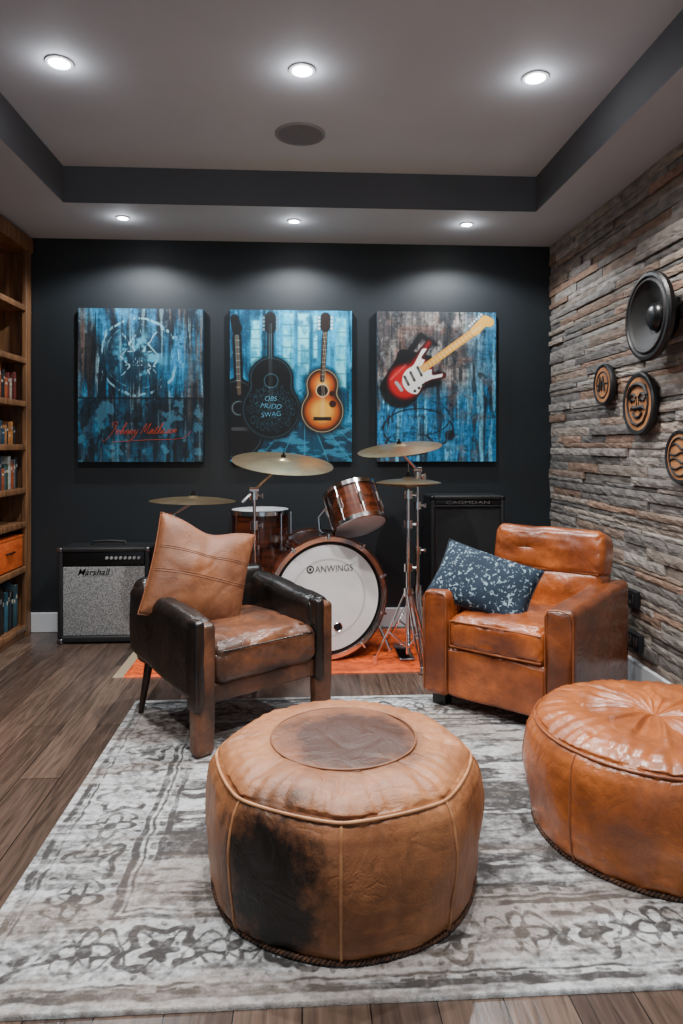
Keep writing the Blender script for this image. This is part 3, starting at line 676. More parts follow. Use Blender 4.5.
for s in(-1,1):
    bm=bmesh.new()
    def ad0(p,h,s=s):
        q=cushdef(.010,3+s,.008,.004,.05)(p,h); q.z+=.03*(p.y/h[1])*(1 if p.z>0 else 1.3); return q
    rbox(bm,(s*(W/2-.056),.01,.405),(.116,D-.03,.32),.042,5,(4,16,8),deform=ad0); fin(bm,'armrest',M_dark,t,'padded blackened leather armrest')
    bm=bmesh.new()
    def tap(p,h,s=s): 
        q=p.copy(); k=1-.10*max(0,-p.z/h[2]); q.x*=k; q.y*=k; n_=.004*noise.noise(Vector((p.x*20+s,p.y*20,p.z*14))); q.x+=n_; q.y+=n_; return q
    rbox(bm,(s*(W/2-.055),-D/2+.033,.262),(.096,.072,.524),.024,4,(2,2,14),deform=tap); fin(bm,'front_leg',M_brn,t,'brown leather-wrapped arm front running down to the floor')
    bm=bmesh.new(); rbox(bm,(s*(W/2-.055)-.028,-D/2+.034,.36),(.046,.084,.36),.018,3,(1,2,8),deform=cushdef(0,66+s,.004)); fin(bm,'edge_binding',M_dark,t,'black leather binding on the arm front')
    bm=bmesh.new(); tube(bm,[(s*(W/2-.07),D/2-.08,.25),(s*(W/2-.05),D/2-.03,0)],[.020,.012],12); fin(bm,'back_leg',M_bark,t,'slim tapered dark wooden back leg')
bm=bmesh.new(); rbox(bm,(0,-.01,.235),(W-.19,D-.06,.08),.015,3,(4,4,1),deform=cushdef(0,87,.003)); fin(bm,'seat_frame',M_brn,t)
bm=bmesh.new(); rbox(bm,(0,-.045,.35),(W-.20,D-.08,.175),.05,5,(18,18,6),deform=cushdef(.024,11,.011,.006,.07)); fin(bm,'seat_cushion',M_brn,t,'creased brown leather seat cushion')
bm=bmesh.new(); tube(bm,[(-(W/2-.13),-.322,.405),(0,-.332,.408),((W/2-.13),-.322,.405)],.0035,6); fin(bm,'cushion_piping',M_dark,t)
bm=bmesh.new(); R_=Matrix.Translation((0,D/2-.09,.25))@Matrix.Rotation(-.12,4,'X'); rbox(bm,(0,0,.18),(W-.03,.11,.38),.045,4,(8,2,6),M=R_,deform=cushdef(.01,21,.006)); fin(bm,'backrest',M_dark,t)
t2=thing('throw_pillow','tan suede square pillow with stitched seam on armchair','pillow',(-.442,3.11,.43),math.radians(26))
Mp=Matrix.Translation((-.01,.03,.232))@Matrix.Rotation(math.radians(-18),4,'X')@Matrix.Rotation(math.radians(17),4,'Y')@Matrix.Rotation(math.radians(90),4,'X')
bm=bmesh.new(); PF=pillow(bm,.46,.46,.19,n=44,M=Mp,seed=4,pinch=.05,wr=.010,chop=.04); fin(bm,'pillow_cover',M_tan,t2,sharp=None)
bm=bmesh.new(); tube(bm,pillow_edge(PF,44),.003,6,closed=True); fin(bm,'edge_seam',M_pipeo,t2)
bm=bmesh.new(); nrm=Mp.to_3x3()@Vector((0,0,1))
for jj in (18.3,19.3,28.5,29.4):
    tube(bm,[PF(i,jj,1)+nrm*.0008 for i in range(1,44)],.0014,6)
fin(bm,'stitched_seam',M_piped,t2)

# ------------------------------------------------------------------ armchair (cognac club chair)
t=thing('armchair','glossy cognac leather club chair with black block feet','armchair',(1.095,3.262,Z0),math.radians(-42))
W=.73;D=.76
for s in(-1,1):
    bm=bmesh.new()
    def ad(p,h,s=s):
        q=cushdef(.006,30+s,.008,0,.04)(p,h)
        if p.z>0: q.z+= .012*(p.y/h[1])
        return q
    rbox(bm,(s*(W/2-.066),.0,.30),(.132,D,.50),.032,4,(5,18,12),deform=ad); fin(bm,'armrest',M_orgd if s>0 else M_org,t,'broad padded cognac leather armrest')
    x0=s*(W/2-.066); bm=bmesh.new()
    tube(bm,[(x0-.058,-D/2+.006,.07),(x0-.060,-D/2+.004,.3),(x0-.060,-D/2+.004,.505),(x0-.046,-D/2+.004,.532),(x0,-D/2+.003,.540),(x0+.046,-D/2+.004,.532),(x0+.060,-D/2+.004,.505),(x0+.060,-D/2+.004,.3),(x0+.058,-D/2+.006,.07)],.0038,6); fin(bm,'arm_piping',M_pipeo,t)
    for sy in(-1,1):
        bm=bmesh.new(); rbox(bm,(s*(W/2-.07),sy*(D/2-.07),.033),(.07,.07,.066),.006,2); fin(bm,'foot',M_blackg,t,'black block foot')
bm=bmesh.new(); rbox(bm,(0,-.03,.175),(W-.25,D-.08,.23),.02,3,(10,4,6),deform=cushdef(.0,41,.006,0,.04)); fin(bm,'seat_base',M_org,t)
bm=bmesh.new(); rbox(bm,(0,-.09,.36),(W-.265,.57,.165),.045,5,(18,18,6),deform=cushdef(.024,51,.012,.006,.07)); fin(bm,'seat_cushion',M_org,t,'plump cognac leather seat cushion')
bm=bmesh.new(); xx=W/2-.145
tube(bm,[(-xx,-.372,.30),(0,-.378,.30),(xx,-.372,.30)],.004,6); tube(bm,[(-xx,-.372,.415),(0,-.379,.42),(xx,-.372,.415)],.004,6); tube(bm,[(-xx,-.372,.30),(-xx,-.372,.415)],.004,6); fin(bm,'cushion_piping',M_pipeo,t)
R_=Matrix.Translation((.02,D/2-.18,.36))@Matrix.Rotation(-.17,4,'X')
def backd(seed):
    g=cushdef(.004,seed,.010,.010,.0)
    def f(p,h):
        q=g(p,h); x=p.x/h[0]; z=p.z/h[2]
        if p.y<0:
            rg=max(0,.11-abs(noise.noise(Vector((p.x*8+seed,p.z*14,3)))))
            q.y+=.06*rg - .010*math.sin(z*6+2*noise.noise(Vector((p.x*5,seed,0))))*(1-x*x)*.4
        return q
    return f
bm=bmesh.new(); rbox(bm,(0,.005,.12),(W-.19,.17,.26),.035,5,(18,4,12),M=R_,deform=backd(61)); fin(bm,'back_cushion',M_org,t,'lower padded section of the backrest')
bm=bmesh.new(); rbox(bm,(0,.0,.335),(W-.175,.175,.225),.040,6,(18,4,10),M=R_,deform=backd(71)); fin(bm,'back_cushion',M_org,t,'squared upper section of the backrest')
bm=bmesh.new(); tube(bm,[R_@Vector(((W/2-.10)*(k/8-1),-.080-.003*math.sin(k),.236)) for k in range(17)],.0035,6); fin(bm,'back_piping',M_pipeo,t)
bm=bmesh.new(); rbox(bm,(0,.08,.07),(W-.19,.08,.62),.03,4,(4,1,4),M=R_); fin(bm,'backrest',M_orgd,t)
mp_=mk('navy_floral_fabric',L(18,38,56),L(132,156,168),rough=.85,scale=60,lo=.57,hi=.62,bump=.3,bscale=200,dist=.9,detail=4)
t2=thing('throw_pillow','navy blue pillow with pale floral pattern on armchair','pillow',(.89,3.22,.44),math.radians(-20))
Mp=Matrix.Translation((-.02,-.02,.145))@Matrix.Rotation(math.radians(-34),4,'X')@Matrix.Rotation(math.radians(18),4,'Y')@Matrix.Rotation(math.radians(90),4,'X')
bm=bmesh.new(); PF=pillow(bm,.48,.31,.15,M=Mp,seed=14,pinch=.06,wr=.007); fin(bm,'pillow_cover',mp_,t2,sharp=None)
bm=bmesh.new(); tube(bm,pillow_edge(PF,30),.003,6,closed=True); fin(bm,'edge_piping',mk('navy_piping',L(24,36,48),None,rough=.8),t2)

# ------------------------------------------------------------------ amplifiers
M_grl=mk('silver_grille_cloth',L(150,152,152),L(96,98,100),rough=.7,scale=160,lo=.45,hi=.55,bump=.5,bscale=300)
M_grd=mk('black_grille_cloth',L(26,27,29),L(14,14,16),rough=.85,scale=160,bump=.4,bscale=300)
M_silver=mk('silver_paint',L(205,205,205),L(180,180,182),rough=.35,metal=.6,scale=10)
M_greyt=mk('faint_grey_paint',L(120,120,120),L(100,100,102),rough=.5,scale=10)
t=thing('guitar_amplifier','black combo guitar amplifier with silver grille cloth','amplifier',(-1.235,4.335,0))
w,d,h=.565,.25,.60
bm=bmesh.new(); 
rbox(bm,(0,d/2+.012,h/2+.01),(w,d-.02,h-.02),.018,3)
rbox(bm,(-w/2+.016,.012,h/2+.01),(.032,.03,h-.02),.01,2); rbox(bm,(w/2-.016,.012,h/2+.01),(.032,.03,h-.02),.01,2)
rbox(bm,(0,.012,.03),(w,.03,.04),.01,2); rbox(bm,(0,.012,h-.015),(w,.03,.03),.01,2); fin(bm,'cabinet',M_blackp,t,'black textured vinyl cabinet')
bm=bmesh.new(); rbox(bm,(0,.018,.265),(w-.06,.02,.43),.006,2); fin(bm,'grille',M_grl,t,'silver sparkle grille cloth')
bm=bmesh.new(); rbox(bm,(0,.014,.532),(w-.065,.02,.08),.004,2); fin(bm,'control_panel',M_blackg,t)
for k in range(8):
    bm=bmesh.new(); Mk=Matrix.Translation((.02+.028*k,.004,.535))@Matrix.Rotation(math.pi/2,4,'X'); lathe(bm,[(0,.014),(.008,.014),(.010,0),(.0,0)],16,M=Mk); fin(bm,'knob',M_silver,t)
text_mesh('Marshall',.20,'logo',M_blackg,t,Matrix.Translation((-.06,.0065,.448))@FR,shear=.35,label='dark script logo on the grille',offset=.004)
bm=bmesh.new(); tube(bm,[(-.11,.13,h),(-.10,.13,h+.02),(0,.13,h+.026),(.10,.13,h+.02),(.11,.13,h)],.009,8); fin(bm,'handle',M_blackp,t)
for sx in(-1,1):
    for zz in(.02,h-.012):
        bm=bmesh.new(); rbox(bm,(sx*(w/2-.014),.012,zz),(.036,.038,.03),.01,2); fin(bm,'corner_protector',M_chromed,t)
t=thing('speaker_cabinet','tall black speaker cabinet with dark grille and pale lettering','amplifier',(1.057,4.305,0))
w,d,h=.48,.28,.915
bm=bmesh.new(); rbox(bm,(0,d/2+.012,h/2),(w,d-.02,h),.015,3)
for sx in(-1,1): rbox(bm,(sx*(w/2-.014),.012,h/2),(.028,.03,h),.01,2)
for zz in(.02,h-.012): rbox(bm,(0,.012,zz),(w,.03,.03),.01,2)
rbox(bm,(0,.012,h-.065),(w-.02,.022,.012),.004,2); fin(bm,'cabinet',M_blackp,t)
bm=bmesh.new(); rbox(bm,(0,.018,.43),(w-.055,.016,.80),.005,2); fin(bm,'grille',M_grd,t,'dark woven grille cloth')
bm=bmesh.new(); rbox(bm,(0,.014,h-.042),(w-.055,.016,.030),.004,2); fin(bm,'control_panel',M_blackg,t)
text_mesh('CAGMDAN',.28,'logo',M_greyt,t,Matrix.Translation((-.0,.005,h-.042))@FR,label='pale lettering on panel',hscale=.5,offset=-.01)
bm=bmesh.new(); tube(bm,[(-w/2+.035,.004,h-.08),(w/2-.035,.004,h-.08),(w/2-.035,.004,.04),(-w/2+.035,.004,.04)],.0018,6,closed=True); fin(bm,'grille_piping',M_chromed,t)
for sx in(-1,1):
    bm=bmesh.new(); rbox(bm,(sx*(w/2-.012),.012,h-.012),(.032,.038,.03),.01,2); fin(bm,'corner_protector',M_blackg,t)

# ------------------------------------------------------------------ drums
ZR=.0085
t=thing('bass_drum','walnut bass drum with white logo head and mounted tom','drum',(.105,4.06,ZR),math.radians(14))
BR=.338; LN=.34
MY=lambda y,z: Matrix.Translation((0,y,z))@Matrix.Rotation(math.pi/2,4,'X')
zc=.360
bm=bmesh.new(); lathe(bm,[(BR-.02,-LN/2),(BR,-LN/2),(BR,LN/2),(BR-.02,LN/2)],96,M=MY(0,zc),closed=True); fin(bm,'shell',M_drumw,t,'glossy walnut drum shell')
for sy in(1,-1):
    bm=bmesh.new(); z0=sy*LN/2
    lathe(bm,[(BR-.004,z0-.03),(BR+.018,z0-.03),(BR+.020,z0+.012),(BR-.002,z0+.014),(BR-.006,z0+.004)],96,M=MY(0,zc),closed=True); fin(bm,'hoop',M_drumw,t,'wooden hoop')
    bm=bmesh.new(); lathe(bm,[(BR-.016,z0+.010),(BR-.014,z0+.018),(BR+.010,z0+.018),(BR+.014,z0+.010)],96,M=MY(0,zc),closed=True); fin(bm,'hoop_inlay',M_chrome,t,'bright chrome hoop ring')
    bm=bmesh.new(); lathe(bm,[(0,z0+.006),(BR*.5,z0+.006),(BR-.012,z0+.006)],96,M=MY(0,zc)); fin(bm,'drum_head',M_head if sy>0 else M_blackg,t,'white front drum head' if sy>0 else None)
bm=bmesh.new(); lathe(bm,[(BR-.034,LN/2+.0075),(BR-.024,LN/2+.010),(BR-.016,LN/2+.008)],96,M=MY(0,zc)); fin(bm,'head_rim',M_blackg,t,'thin dark ring around the head')
bm=bmesh.new(); lathe(bm,[(.215,LN/2+.0068),(.225,LN/2+.0068)],96,M=MY(0,zc)); fin(bm,'damping_ring',mk('ring_grey',L(186,186,186),None,rough=.5),t)
bm=bmesh.new(); Mh=Matrix.Translation((.06,-LN/2-.0075,zc-.17))@Matrix.Rotation(math.pi/2,4,'X'); lathe(bm,[(0,0),(.022,0)],32,M=Mh); fin(bm,'port_hole',M_blackg,t)
bm=bmesh.new(); lathe(bm,[(.022,0),(.025,.003),(.028,0)],32,M=Mh); fin(bm,'port_ring',M_chrome,t)
M_lt=mk('logo_grey',L(46,44,44),None,rough=.5)
text_mesh('ANWINGS',.225,'logo',M_lt,t,Matrix.Translation((.035,-LN/2-.008,zc+.168))@FR,label='dark lettering on drum head',hscale=1.1,offset=-.006)
bm=bmesh.new(); Ml=Matrix.Translation((-.105,-LN/2-.008,zc+.168))@Matrix.Rotation(math.pi/2,4,'X')
lathe(bm,[(.015,0),(.022,0)],32,M=Ml); lathe(bm,[(0,0),(.008,0)],24,M=Ml); fin(bm,'logo',M_lt,t,'round target emblem')
for k in range(10):
    a=2*math.pi*(k+.5)/10; ca,sa=math.cos(a),math.sin(a)
    bm=bmesh.new(); rr=BR+.020
    tube(bm,[((BR-.004)*ca,-LN/2-.024,zc+(BR-.004)*sa),(rr*ca+.004*ca,-LN/2-.024,zc+(rr+.004)*sa),((BR+.02)*ca,-.06,zc+(BR+.02)*sa)],.007,8)
    tube(bm,[((BR+.014)*ca,-.09,zc+(BR+.014)*sa),((BR+.014)*ca,-.02,zc+(BR+.014)*sa)],.014,10); fin(bm,'lug',M_chrome,t)
for s in(-1,1):
    bm=bmesh.new(); tube(bm,[(s*.31,-.05,.24),(s*.40,-.12,.01)],[.010,.008],8); lathe(bm,[(0,0),(.014,0),(.014,.02),(0,.02)],12,M=Matrix.Translation((s*.40,-.12,0))); fin(bm,'spur',M_chrome,t)
def drum(parent,M,r,ln,nl,shellm=M_drumw):
    bm=bmesh.new(); lathe(bm,[(r-.008,-ln/2),(r,-ln/2),(r,ln/2),(r-.008,ln/2)],64,M=M,closed=True); fin(bm,'shell',shellm,parent)
    for s in(-1,1):
        z0=s*ln/2
        bm=bmesh.new(); lathe(bm,[(r-.002,z0-.010*s),(r+.010,z0-.010*s),(r+.010,z0+.014*s),(r-.003,z0+.016*s),(r-.003,z0+.004*s)],64,M=M,closed=True); fin(bm,'rim',M_chrome,parent,'chrome rim')
        bm=bmesh.new(); lathe(bm,[(0,z0+.003*s),(r-.002,z0+.003*s)],64,M=M); fin(bm,'drum_head',M_head,parent)
    for k in range(nl):
        a=2*math.pi*k/nl; bm=bmesh.new(); p=lambda rr,z:(M@Vector((rr*math.cos(a),rr*math.sin(a),z)))
        tube(bm,[p(r+.012,-ln/2),p(r+.012,ln/2)],.0035,6); tube(bm,[p(r+.010,-.03),p(r+.010,.03)],.011,8); fin(bm,'lug',M_chrome,parent)
tom=bpy.data.objects.new('tom_drum',None); COL.objects.link(tom); tom.parent=t; tom.location=(.18,-.115,.86); tom.rotation_euler=(math.radians(-30),math.radians(-8),0); tom['label']='walnut tom drum mounted above the bass drum'
drum(tom,Matrix.Identity(4),.155,.21,8)
bm=bmesh.new(); tube(bm,[(0,0,zc+BR-.005),(0,.03,.80),(.06,-.0,.88)],.011,10); lathe(bm,[(0,-.02),(.025,-.02),(.025,.02),(0,.02)],14,M=Matrix.Translation((0,0,zc+BR+.015))); fin(bm,'tom_mount',M_chrome,t,'chrome tom mounting arm')
t=thing('floor_tom','dark walnut floor tom drum on chrome legs','drum',(-.255,4.19,ZR))
drum(t,Matrix.Translation((0,0,.615)),.175,.42,8)
for k in range(3):
    a=math.radians(-90+120*k+60); ca,sa=math.cos(a),math.sin(a); bm=bmesh.new()
    tube(bm,[(.192*ca,.192*sa,.66),(.192*ca,.192*sa,.12),(.205*ca,.205*sa,.06),(.205*ca,.205*sa,.0)],.0065,8); fin(bm,'leg',M_chrome,t)
def cymbal(parent,M,r,mat=M_brass,flip=1):
    bm=bmesh.new(); pr=[(0,.022),(.012,.0215),(.025,.019),(.038,.013),(.048,.0085)]
    n=16
    for k in range(1,n+1):
        f=k/n; rr=.048+(r-.048)*f; pr.append((rr,.0085-.020*f*f+.0006*(k%2)))
    pr=[(a,b*flip) for a,b in pr]; low=[(a,b-.0016) for a,b in reversed(pr)]
    lathe(bm,pr+low[:-1]+[(0,pr[0][1]-.0016)],72,M=M); fin(bm,'cymbal',mat,parent,'hammered bronze cymbal')
    bm=bmesh.new(); lathe(bm,[(0,.05),(.006,.05),(.006,.034),(.014,.034),(.014,.022),(0,.022)],14,M=M); fin(bm,'wing_nut',M_blackg,parent)
def stand(parent,base,h,legr,a0=0,r=.014,legh=.36):
    bm=bmesh.new(); x,y=base
    tube(bm,[(x,y,.05),(x,y,h*.55)],r,12); tube(bm,[(x,y,h*.5),(x,y,h)],r*.7,12)
    for zz in(legh,h*.55,h*.80,h*.97): lathe(bm,[(0,zz-.022),(r*1.9,zz-.022),(r*1.9,zz+.022),(0,zz+.022)],14,M=Matrix.Translation((x,y,0)))
    for zz in(h*.55,h*.80,h*.97): tube(bm,[(x,y,zz),(x+.045,y-.015,zz)],.007,8); tube(bm,[(x+.045,y-.015,zz-.014),(x+.045,y-.015,zz+.014)],.006,8)
    fin(bm,'pole',M_chrome,parent)
    for k in range(3):
        a=a0+k*2*math.pi/3; ca,sa=math.cos(a),math.sin(a); px,py=-sa*.011,ca*.011; bm=bmesh.new()
        for q in(-1,1): tube(bm,[(x+.015*ca+q*px,y+.015*sa+q*py,legh),(x+legr*.6*ca+q*px,y+legr*.6*sa+q*py,legh*.42),(x+legr*ca+q*px*.4,y+legr*sa+q*py*.4,.014)],.006,8)
        tube(bm,[(x+.012*ca,y+.012*sa,.09),(x+legr*.6*ca,y+legr*.6*sa,legh*.42)],.006,8)
        lathe(bm,[(0,0),(.016,0),(.016,.03),(0,.03)],12,M=Matrix.Translation((x+legr*ca,y+legr*sa,0)))
        fin(bm,'leg',M_chrome,parent)
def cym_stand(label,base,top,r,tilt,ph,a0,legr=.2):
    t=thing('cymbal_stand',label,'cymbal',(base[0],base[1],ZR))
    T=Vector((top[0]-base[0],top[1]-base[1],top[2]-ZR)); 
    stand(t,(0,0),ph,legr,a0)
    bm=bmesh.new(); dr=(T-Vector((0,0,ph))); e=Vector((0,0,ph))-dr.normalized()*.10
    tube(bm,[e,Vector((0,0,ph)),T-Vector((0,0,.02)),T+Vector((0,0,.03))],.0085,8); 
    tube(bm,[Vector((-.025,0,ph)),Vector((.025,0,ph))],.018,10); fin(bm,'boom_arm',M_chrome,t)
    Mc=Matrix.Translation(T)@Matrix.Rotation(math.radians(tilt[0]),4,'X')@Matrix.Rotation(math.radians(tilt[1]),4,'Y')
    cymbal(t,Mc,r); return t
cym_stand('large bronze crash cymbal on chrome boom stand',(-.265,3.82),(-.109,3.91,1.149),.29,(11,5),.98,math.radians(-90),.15)
cym_stand('bronze cymbal tilted on tall chrome stand',(.70,4.12),(.573,4.0,1.228),.25,(8,-7),1.08,math.radians(30),.2)
cym_stand('low flat bronze cymbal on chrome stand beside amplifier',(-.80,4.22),(-.653,4.14,.916),.255,(0,1),.80,math.radians(10),.13)
t=thing('hi_hat_stand','bronze hi-hat cymbals on chrome tripod stand with pedal','cymbal',(.60,3.84,ZR))
stand(t,(0,0),.98,.19,math.radians(-75),r=.014,legh=.40)
bm=bmesh.new(); tube(bm,[(0,0,.9),(0,0,1.13)],.005,8); fin(bm,'pull_rod',M_chrome,t)
cymbal(t,Matrix.Translation((0,0,1.030)),.185); cymbal(t,Matrix.Translation((0,0,1.008)),.185,flip=-1)
bm=bmesh.new(); rbox(bm,(0,0,0),(.085,.26,.012),.005,2,M=Matrix.Translation((.0,.17,.055))@Matrix.Rotation(math.radians(-14),4,'X')); rbox(bm,(.0,.17,.006),(.09,.28,.010),.004,2); fin(bm,'foot_pedal',M_chromed,t)

# ------------------------------------------------------------------ wall decor on stone
WX=1.70
def onwall(name,label,cat,y,z): 
    t=thing(name,label,cat,(WX,y,z)); t.rotation_euler=(0,-math.pi/2,0); return t
t=onwall('wall_speaker','large round black loudspeaker driver hung on stone wall','speaker',3.09,1.838)
M_matb=mk('black_cone',L(11,11,12),L(7,7,8),rough=.65,scale=20)
M_spk=mk('speaker_frame_black',L(12,12,13),L(16,16,18),rough=.42,scale=20)
bm=bmesh.new(); lathe(bm,[(0,0),(.11,0),(.12,.03),(.18,.065),(.206,.076),(.208,.096),(.200,.106),(.186,.107),(.178,.098)],72); fin(bm,'frame',M_spk,t)
bm=bmesh.new(); pr=[(.180,.098)]+[(.176-.02*a/math.pi,.098+.010*math.sin(a)) for a in [math.pi*k/8 for k in range(9)]]+[(.150,.092),(.10,.066),(.066,.048)]
lathe(bm,pr,72); fin(bm,'speaker_cone',M_matb,t)
bm=bmesh.new(); lathe(bm,[(.068,.046),(.064,.066),(.045,.082),(.02,.088),(0,.089)],48); fin(bm,'dust_cap',mk('dust_cap_black',L(14,14,16),None,rough=.3),t)
M_slice=mk('wood_slice',L(176,122,78),L(138,88,52),rough=.55,scale=8,bump=.2,bscale=80)
M_ink=mk('burnt_black',L(22,17,14),None,rough=.6)
def disc(y,z,r,label,kind):
    t=onwall('wooden_wall_disc',label,'wall decoration',y,z)
    bm=bmesh.new(); lathe(bm,[(0,0),(r*.97,0),(r,.006),(r,.026),(r*.96,.032),(r*.86,.030),(r*.85,.024),(r*.6,.024)],64); fin(bm,'black_rim',M_blackp,t)
    bm=bmesh.new(); lathe(bm,[(0,.027),(r*.84,.027),(r*.85,.024)],64); fin(bm,'wood_face',M_slice,t,'pale wooden face')
    bm=bmesh.new(); zz=.0275
    P=lambda u,v:(v*r,-u*r,zz)
    if kind=='face':
        for s in(-1,1):
            tube(bm,[P(s*.08,.20),P(s*.25,.32),P(s*.42,.28),P(s*.5,.15)],r*.055,6)
            tube(bm,[P(s*.18,.10),P(s*.3,.15),P(s*.42,.08)],r*.055,6)
            tube(bm,[P(0,-.12),P(s*.15,-.14),P(s*.32,-.10),P(s*.48,-.2)],[r*.05,r*.10,r*.07,r*.02],6)
            tube(bm,[P(s*.08,.2),P(s*.06,-.02),P(s*.1,-.08)],r*.025,6)
            tube(bm,[P(s*.62,.25),P(s*.66,0),P(s*.58,-.3),P(s*.35,-.58),P(0,-.68)],r*.05,6)
            tube(bm,[P(s*.62,.25),P(s*.45,.52),P(s*.2,.6),P(0,.62)],r*.08,6)
        tube(bm,[P(-.3,-.28),P(-.15,-.4),P(0,-.43),P(.15,-.4),P(.3,-.28)],r*.055,6)
    elif kind=='letters':
        tube(bm,[P(.62*math.cos(a),.62*math.sin(a)) for a in [2*math.pi*k/40 for k in range(40)]],r*.04,6,closed=True)
        tube(bm,[P(-.35,-.3),P(-.2,.35),P(-.05,-.25),P(.1,.35),P(.25,-.3)],r*.08,6); tube(bm,[P(-.6,.0),P(.6,.05)],r*.04,6)
    else:
        tube(bm,[P(.70*math.cos(a),.70*math.sin(a)) for a in [2*math.pi*k/40 for k in range(40)]],r*.045,6,closed=True)
        for v_,b_ in ((.38,.10),(.12,-.06),(-.14,.08),(-.40,-.05)):
            e=math.sqrt(.49-v_*v_); tube(bm,smooth_pts([P(-e,v_),P(-e*.4,v_+b_),P(e*.3,v_-b_),P(e,v_)]),r*.045,6)
    fin(bm,'carving',M_ink,t,'dark burnt-in line drawing')
disc(3.72,1.576,.116,'small round wooden disc with burnt lettering and black rim','letters')
disc(3.32,1.445,.158,'round wooden disc with burnt smiling moustached face','face')
disc(2.94,1.187,.122,'round wooden disc with burnt wavy lines and black rim','waves')
for (y,z) in((3.42,.456),(3.38,.245)):
    t=thing('wall_outlet','dark double outlet plate on stone wall','outlet',(1.69,y,z))
    bm=bmesh.new(); rbox(bm,(.0,0,0),(.03,.13,.085),.004,2); fin(bm,'cover_plate',M_blackp,t)
    for s in(-1,1):
        bm=bmesh.new(); rbox(bm,(-.0155,s*.03,0),(.004,.036,.05),.002,1); fin(bm,'socket',M_chromed,t)

# ------------------------------------------------------------------ bookcase
bx0,bx1=-2.13,-1.79; by0,by1=3.62,4.625
t=thing('bookcase','tall open oak bookcase filled with books','bookcase',((bx0+bx1)/2,(by0+by1)/2,0))
dx=bx1-bx0; dy=by1-by0
for s in(-1,1):
    bm=bmesh.new(); rbox(bm,(0,s*(dy/2-.015),1.29),(dx-.01,.03,2.58),.003,1); fin(bm,'side_panel',M_wood,t)
    bm=bmesh.new(); rbox(bm,(dx/2-.012,s*(dy/2-.04),1.29),(.03,.08,2.58),.004,2); fin(bm,'face_frame',M_wood,t)
bm=bmesh.new(); rbox(bm,(-dx/2+.008,0,1.29),(.012,dy-.04,2.56),.003,1); fin(bm,'back_panel',mk('dark_oak',L(70,49,34),L(48,33,24),rough=.6,scale=6,stretch=(5,5,.6)),t)
bm=bmesh.new(); rbox(bm,(.005,0,2.55),(dx+.03,dy+.0,.10),.012,3); fin(bm,'cornice',M_wood,t)
shelves=[.07,.45,.74,.96,1.24,1.52,1.80,2.14]
for zz in shelves:
    bm=bmesh.new(); rbox(bm,(0,0,zz-.014),(dx-.02,dy-.06,.028),.003,1); fin(bm,'shelf',M_wood,t)
    bm=bmesh.new(); rbox(bm,(dx/2-.008,0,zz-.014),(.022,dy-.16,.036),.003,1); fin(bm,'shelf_edge',M_wood,t)
bm=bmesh.new(); rbox(bm,(dx/2-.015,0,.028),(.02,dy-.16,.055),.003,1); fin(bm,'plinth',M_wood,t)
bcols=[(44,92,106),(34,62,80),(100,108,110),(150,142,122),(160,76,38),(30,28,28),(66,94,102),(170,112,56),(50,76,54),(180,178,172),(104,40,34),(50,104,124)]
bmats=[mk('book_cloth',L(*c),L(*[q*.8 for q in c]),rough=.6,scale=30) for c in bcols]
M_page=mk('book_pages',L(190,182,166),L(172,162,144),rough=.8,scale=80,stretch=(1,20,1))
rb=random.Random(11)
def book(y,z,th,hh,dp,m,group,label):
    t=thing('book',label,'book',(bx1-.05-dp/2,y+th/2,z),group=group)
    bm=bmesh.new(); rbox(bm,(dp/2-.002,0,hh/2),(.004,th,hh),.0018,1); rbox(bm,(0,-th/2+.0012,hh/2),(dp,.0024,hh),.001,1); rbox(bm,(0,th/2-.0012,hh/2),(dp,.0024,hh),.001,1); fin(bm,'book_cover',m,t)
    bm=bmesh.new(); rbox(bm,(-.004,0,hh/2),(dp-.008,th-.005,hh-.006),.001,1); fin(bm,'book_pages',M_page,t)
    bm=bmesh.new(); rbox(bm,(dp/2+.0006,0,hh*.72),(.001,th*.6,hh*.10),.0004,1); fin(bm,'title_band',rb.choice([M_silver,M_page]),t)
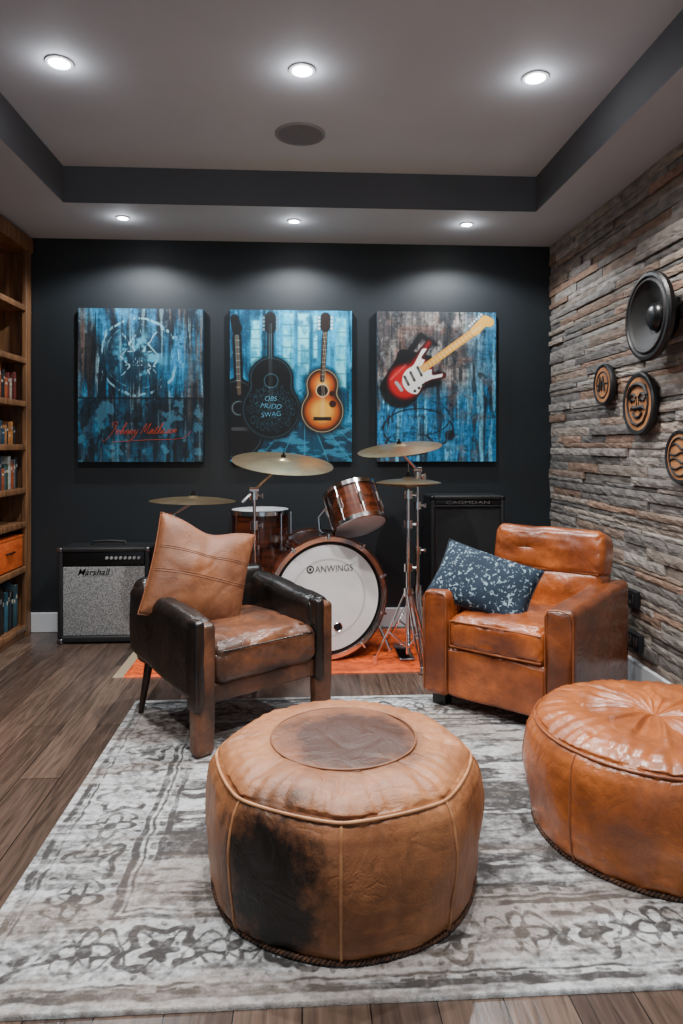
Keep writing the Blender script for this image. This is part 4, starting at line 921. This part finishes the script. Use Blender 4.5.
for (z,h0,h1,gname,pal_) in ((.071,.22,.33,'books on the bottom shelf',[0,1,6,11,5,11]),(.961,.13,.22,'books on the middle shelf',[2,5,9,6,1,8,4]),(1.521,.12,.23,'books on the upper shelf',[4,5,7,5,10,3]),(1.241,.08,.15,'small books on the open shelf',[5,2,1,7])):
    y=by0+.06+.04
    while y<by1-.10:
        th=rb.uniform(.018,.042)
        if y+th>by1-.08: break
        k=rb.choice(pal_); names={0:'teal',1:'navy',2:'grey',3:'beige',4:'rust',5:'black',6:'blue-grey',7:'ochre',8:'green',9:'white',10:'maroon',11:'blue'}
        book(y,z,th,rb.uniform(h0,h1),rb.uniform(.15,.2),bmats[k],gname,names[k]+' hardback book upright on bookcase shelf')
        y+=th+.0015+(rb.random()<.12)*.03
M_crate=mk('orange_crate_paint',L(206,98,42),L(178,74,28),rough=.5,scale=12,stretch=(1,1,4),bump=.2,bscale=60)
t=thing('storage_crate','orange wooden storage crate on bookcase shelf','crate',(-1.925,4.33,.451))
w,l,h=.24,.40,.20
bm=bmesh.new()
rbox(bm,(0,0,.006),(w,l,.012),.002,1)
for s in(-1,1): rbox(bm,(s*(w/2-.006),0,h/2),(.012,l,h),.002,1); rbox(bm,(0,s*(l/2-.006),h/2),(w-.02,.012,h),.002,1)
fin(bm,'crate_body',M_crate,t)
bm=bmesh.new(); tube(bm,[(w/2+.004,-.05,.12),(w/2+.016,-.04,.12),(w/2+.016,.04,.12),(w/2+.004,.05,.12)],.006,8); fin(bm,'handle',M_blackg,t)
bm=bmesh.new(); rbox(bm,(0,0,h+.004),(w+.006,l+.006,.014),.003,1); fin(bm,'lid',M_crate,t)

# ------------------------------------------------------------------ world, camera
wd=bpy.data.worlds.new('room_ambient'); S.world=wd; wd.use_nodes=True
bg=wd.node_tree.nodes['Background']; bg.inputs[0].default_value=(.70,.86,1,1); bg.inputs[1].default_value=.55
cam=bpy.data.cameras.new('camera'); co=bpy.data.objects.new('camera',cam); COL.objects.link(co)
co.location=(0,0,1.24); co.rotation_euler=(math.pi/2,0,math.radians(-3.3))
cam.sensor_fit='VERTICAL'; cam.sensor_height=36; cam.lens=24.01; cam.shift_y=-67/1024; cam.clip_start=.05
S.camera=co
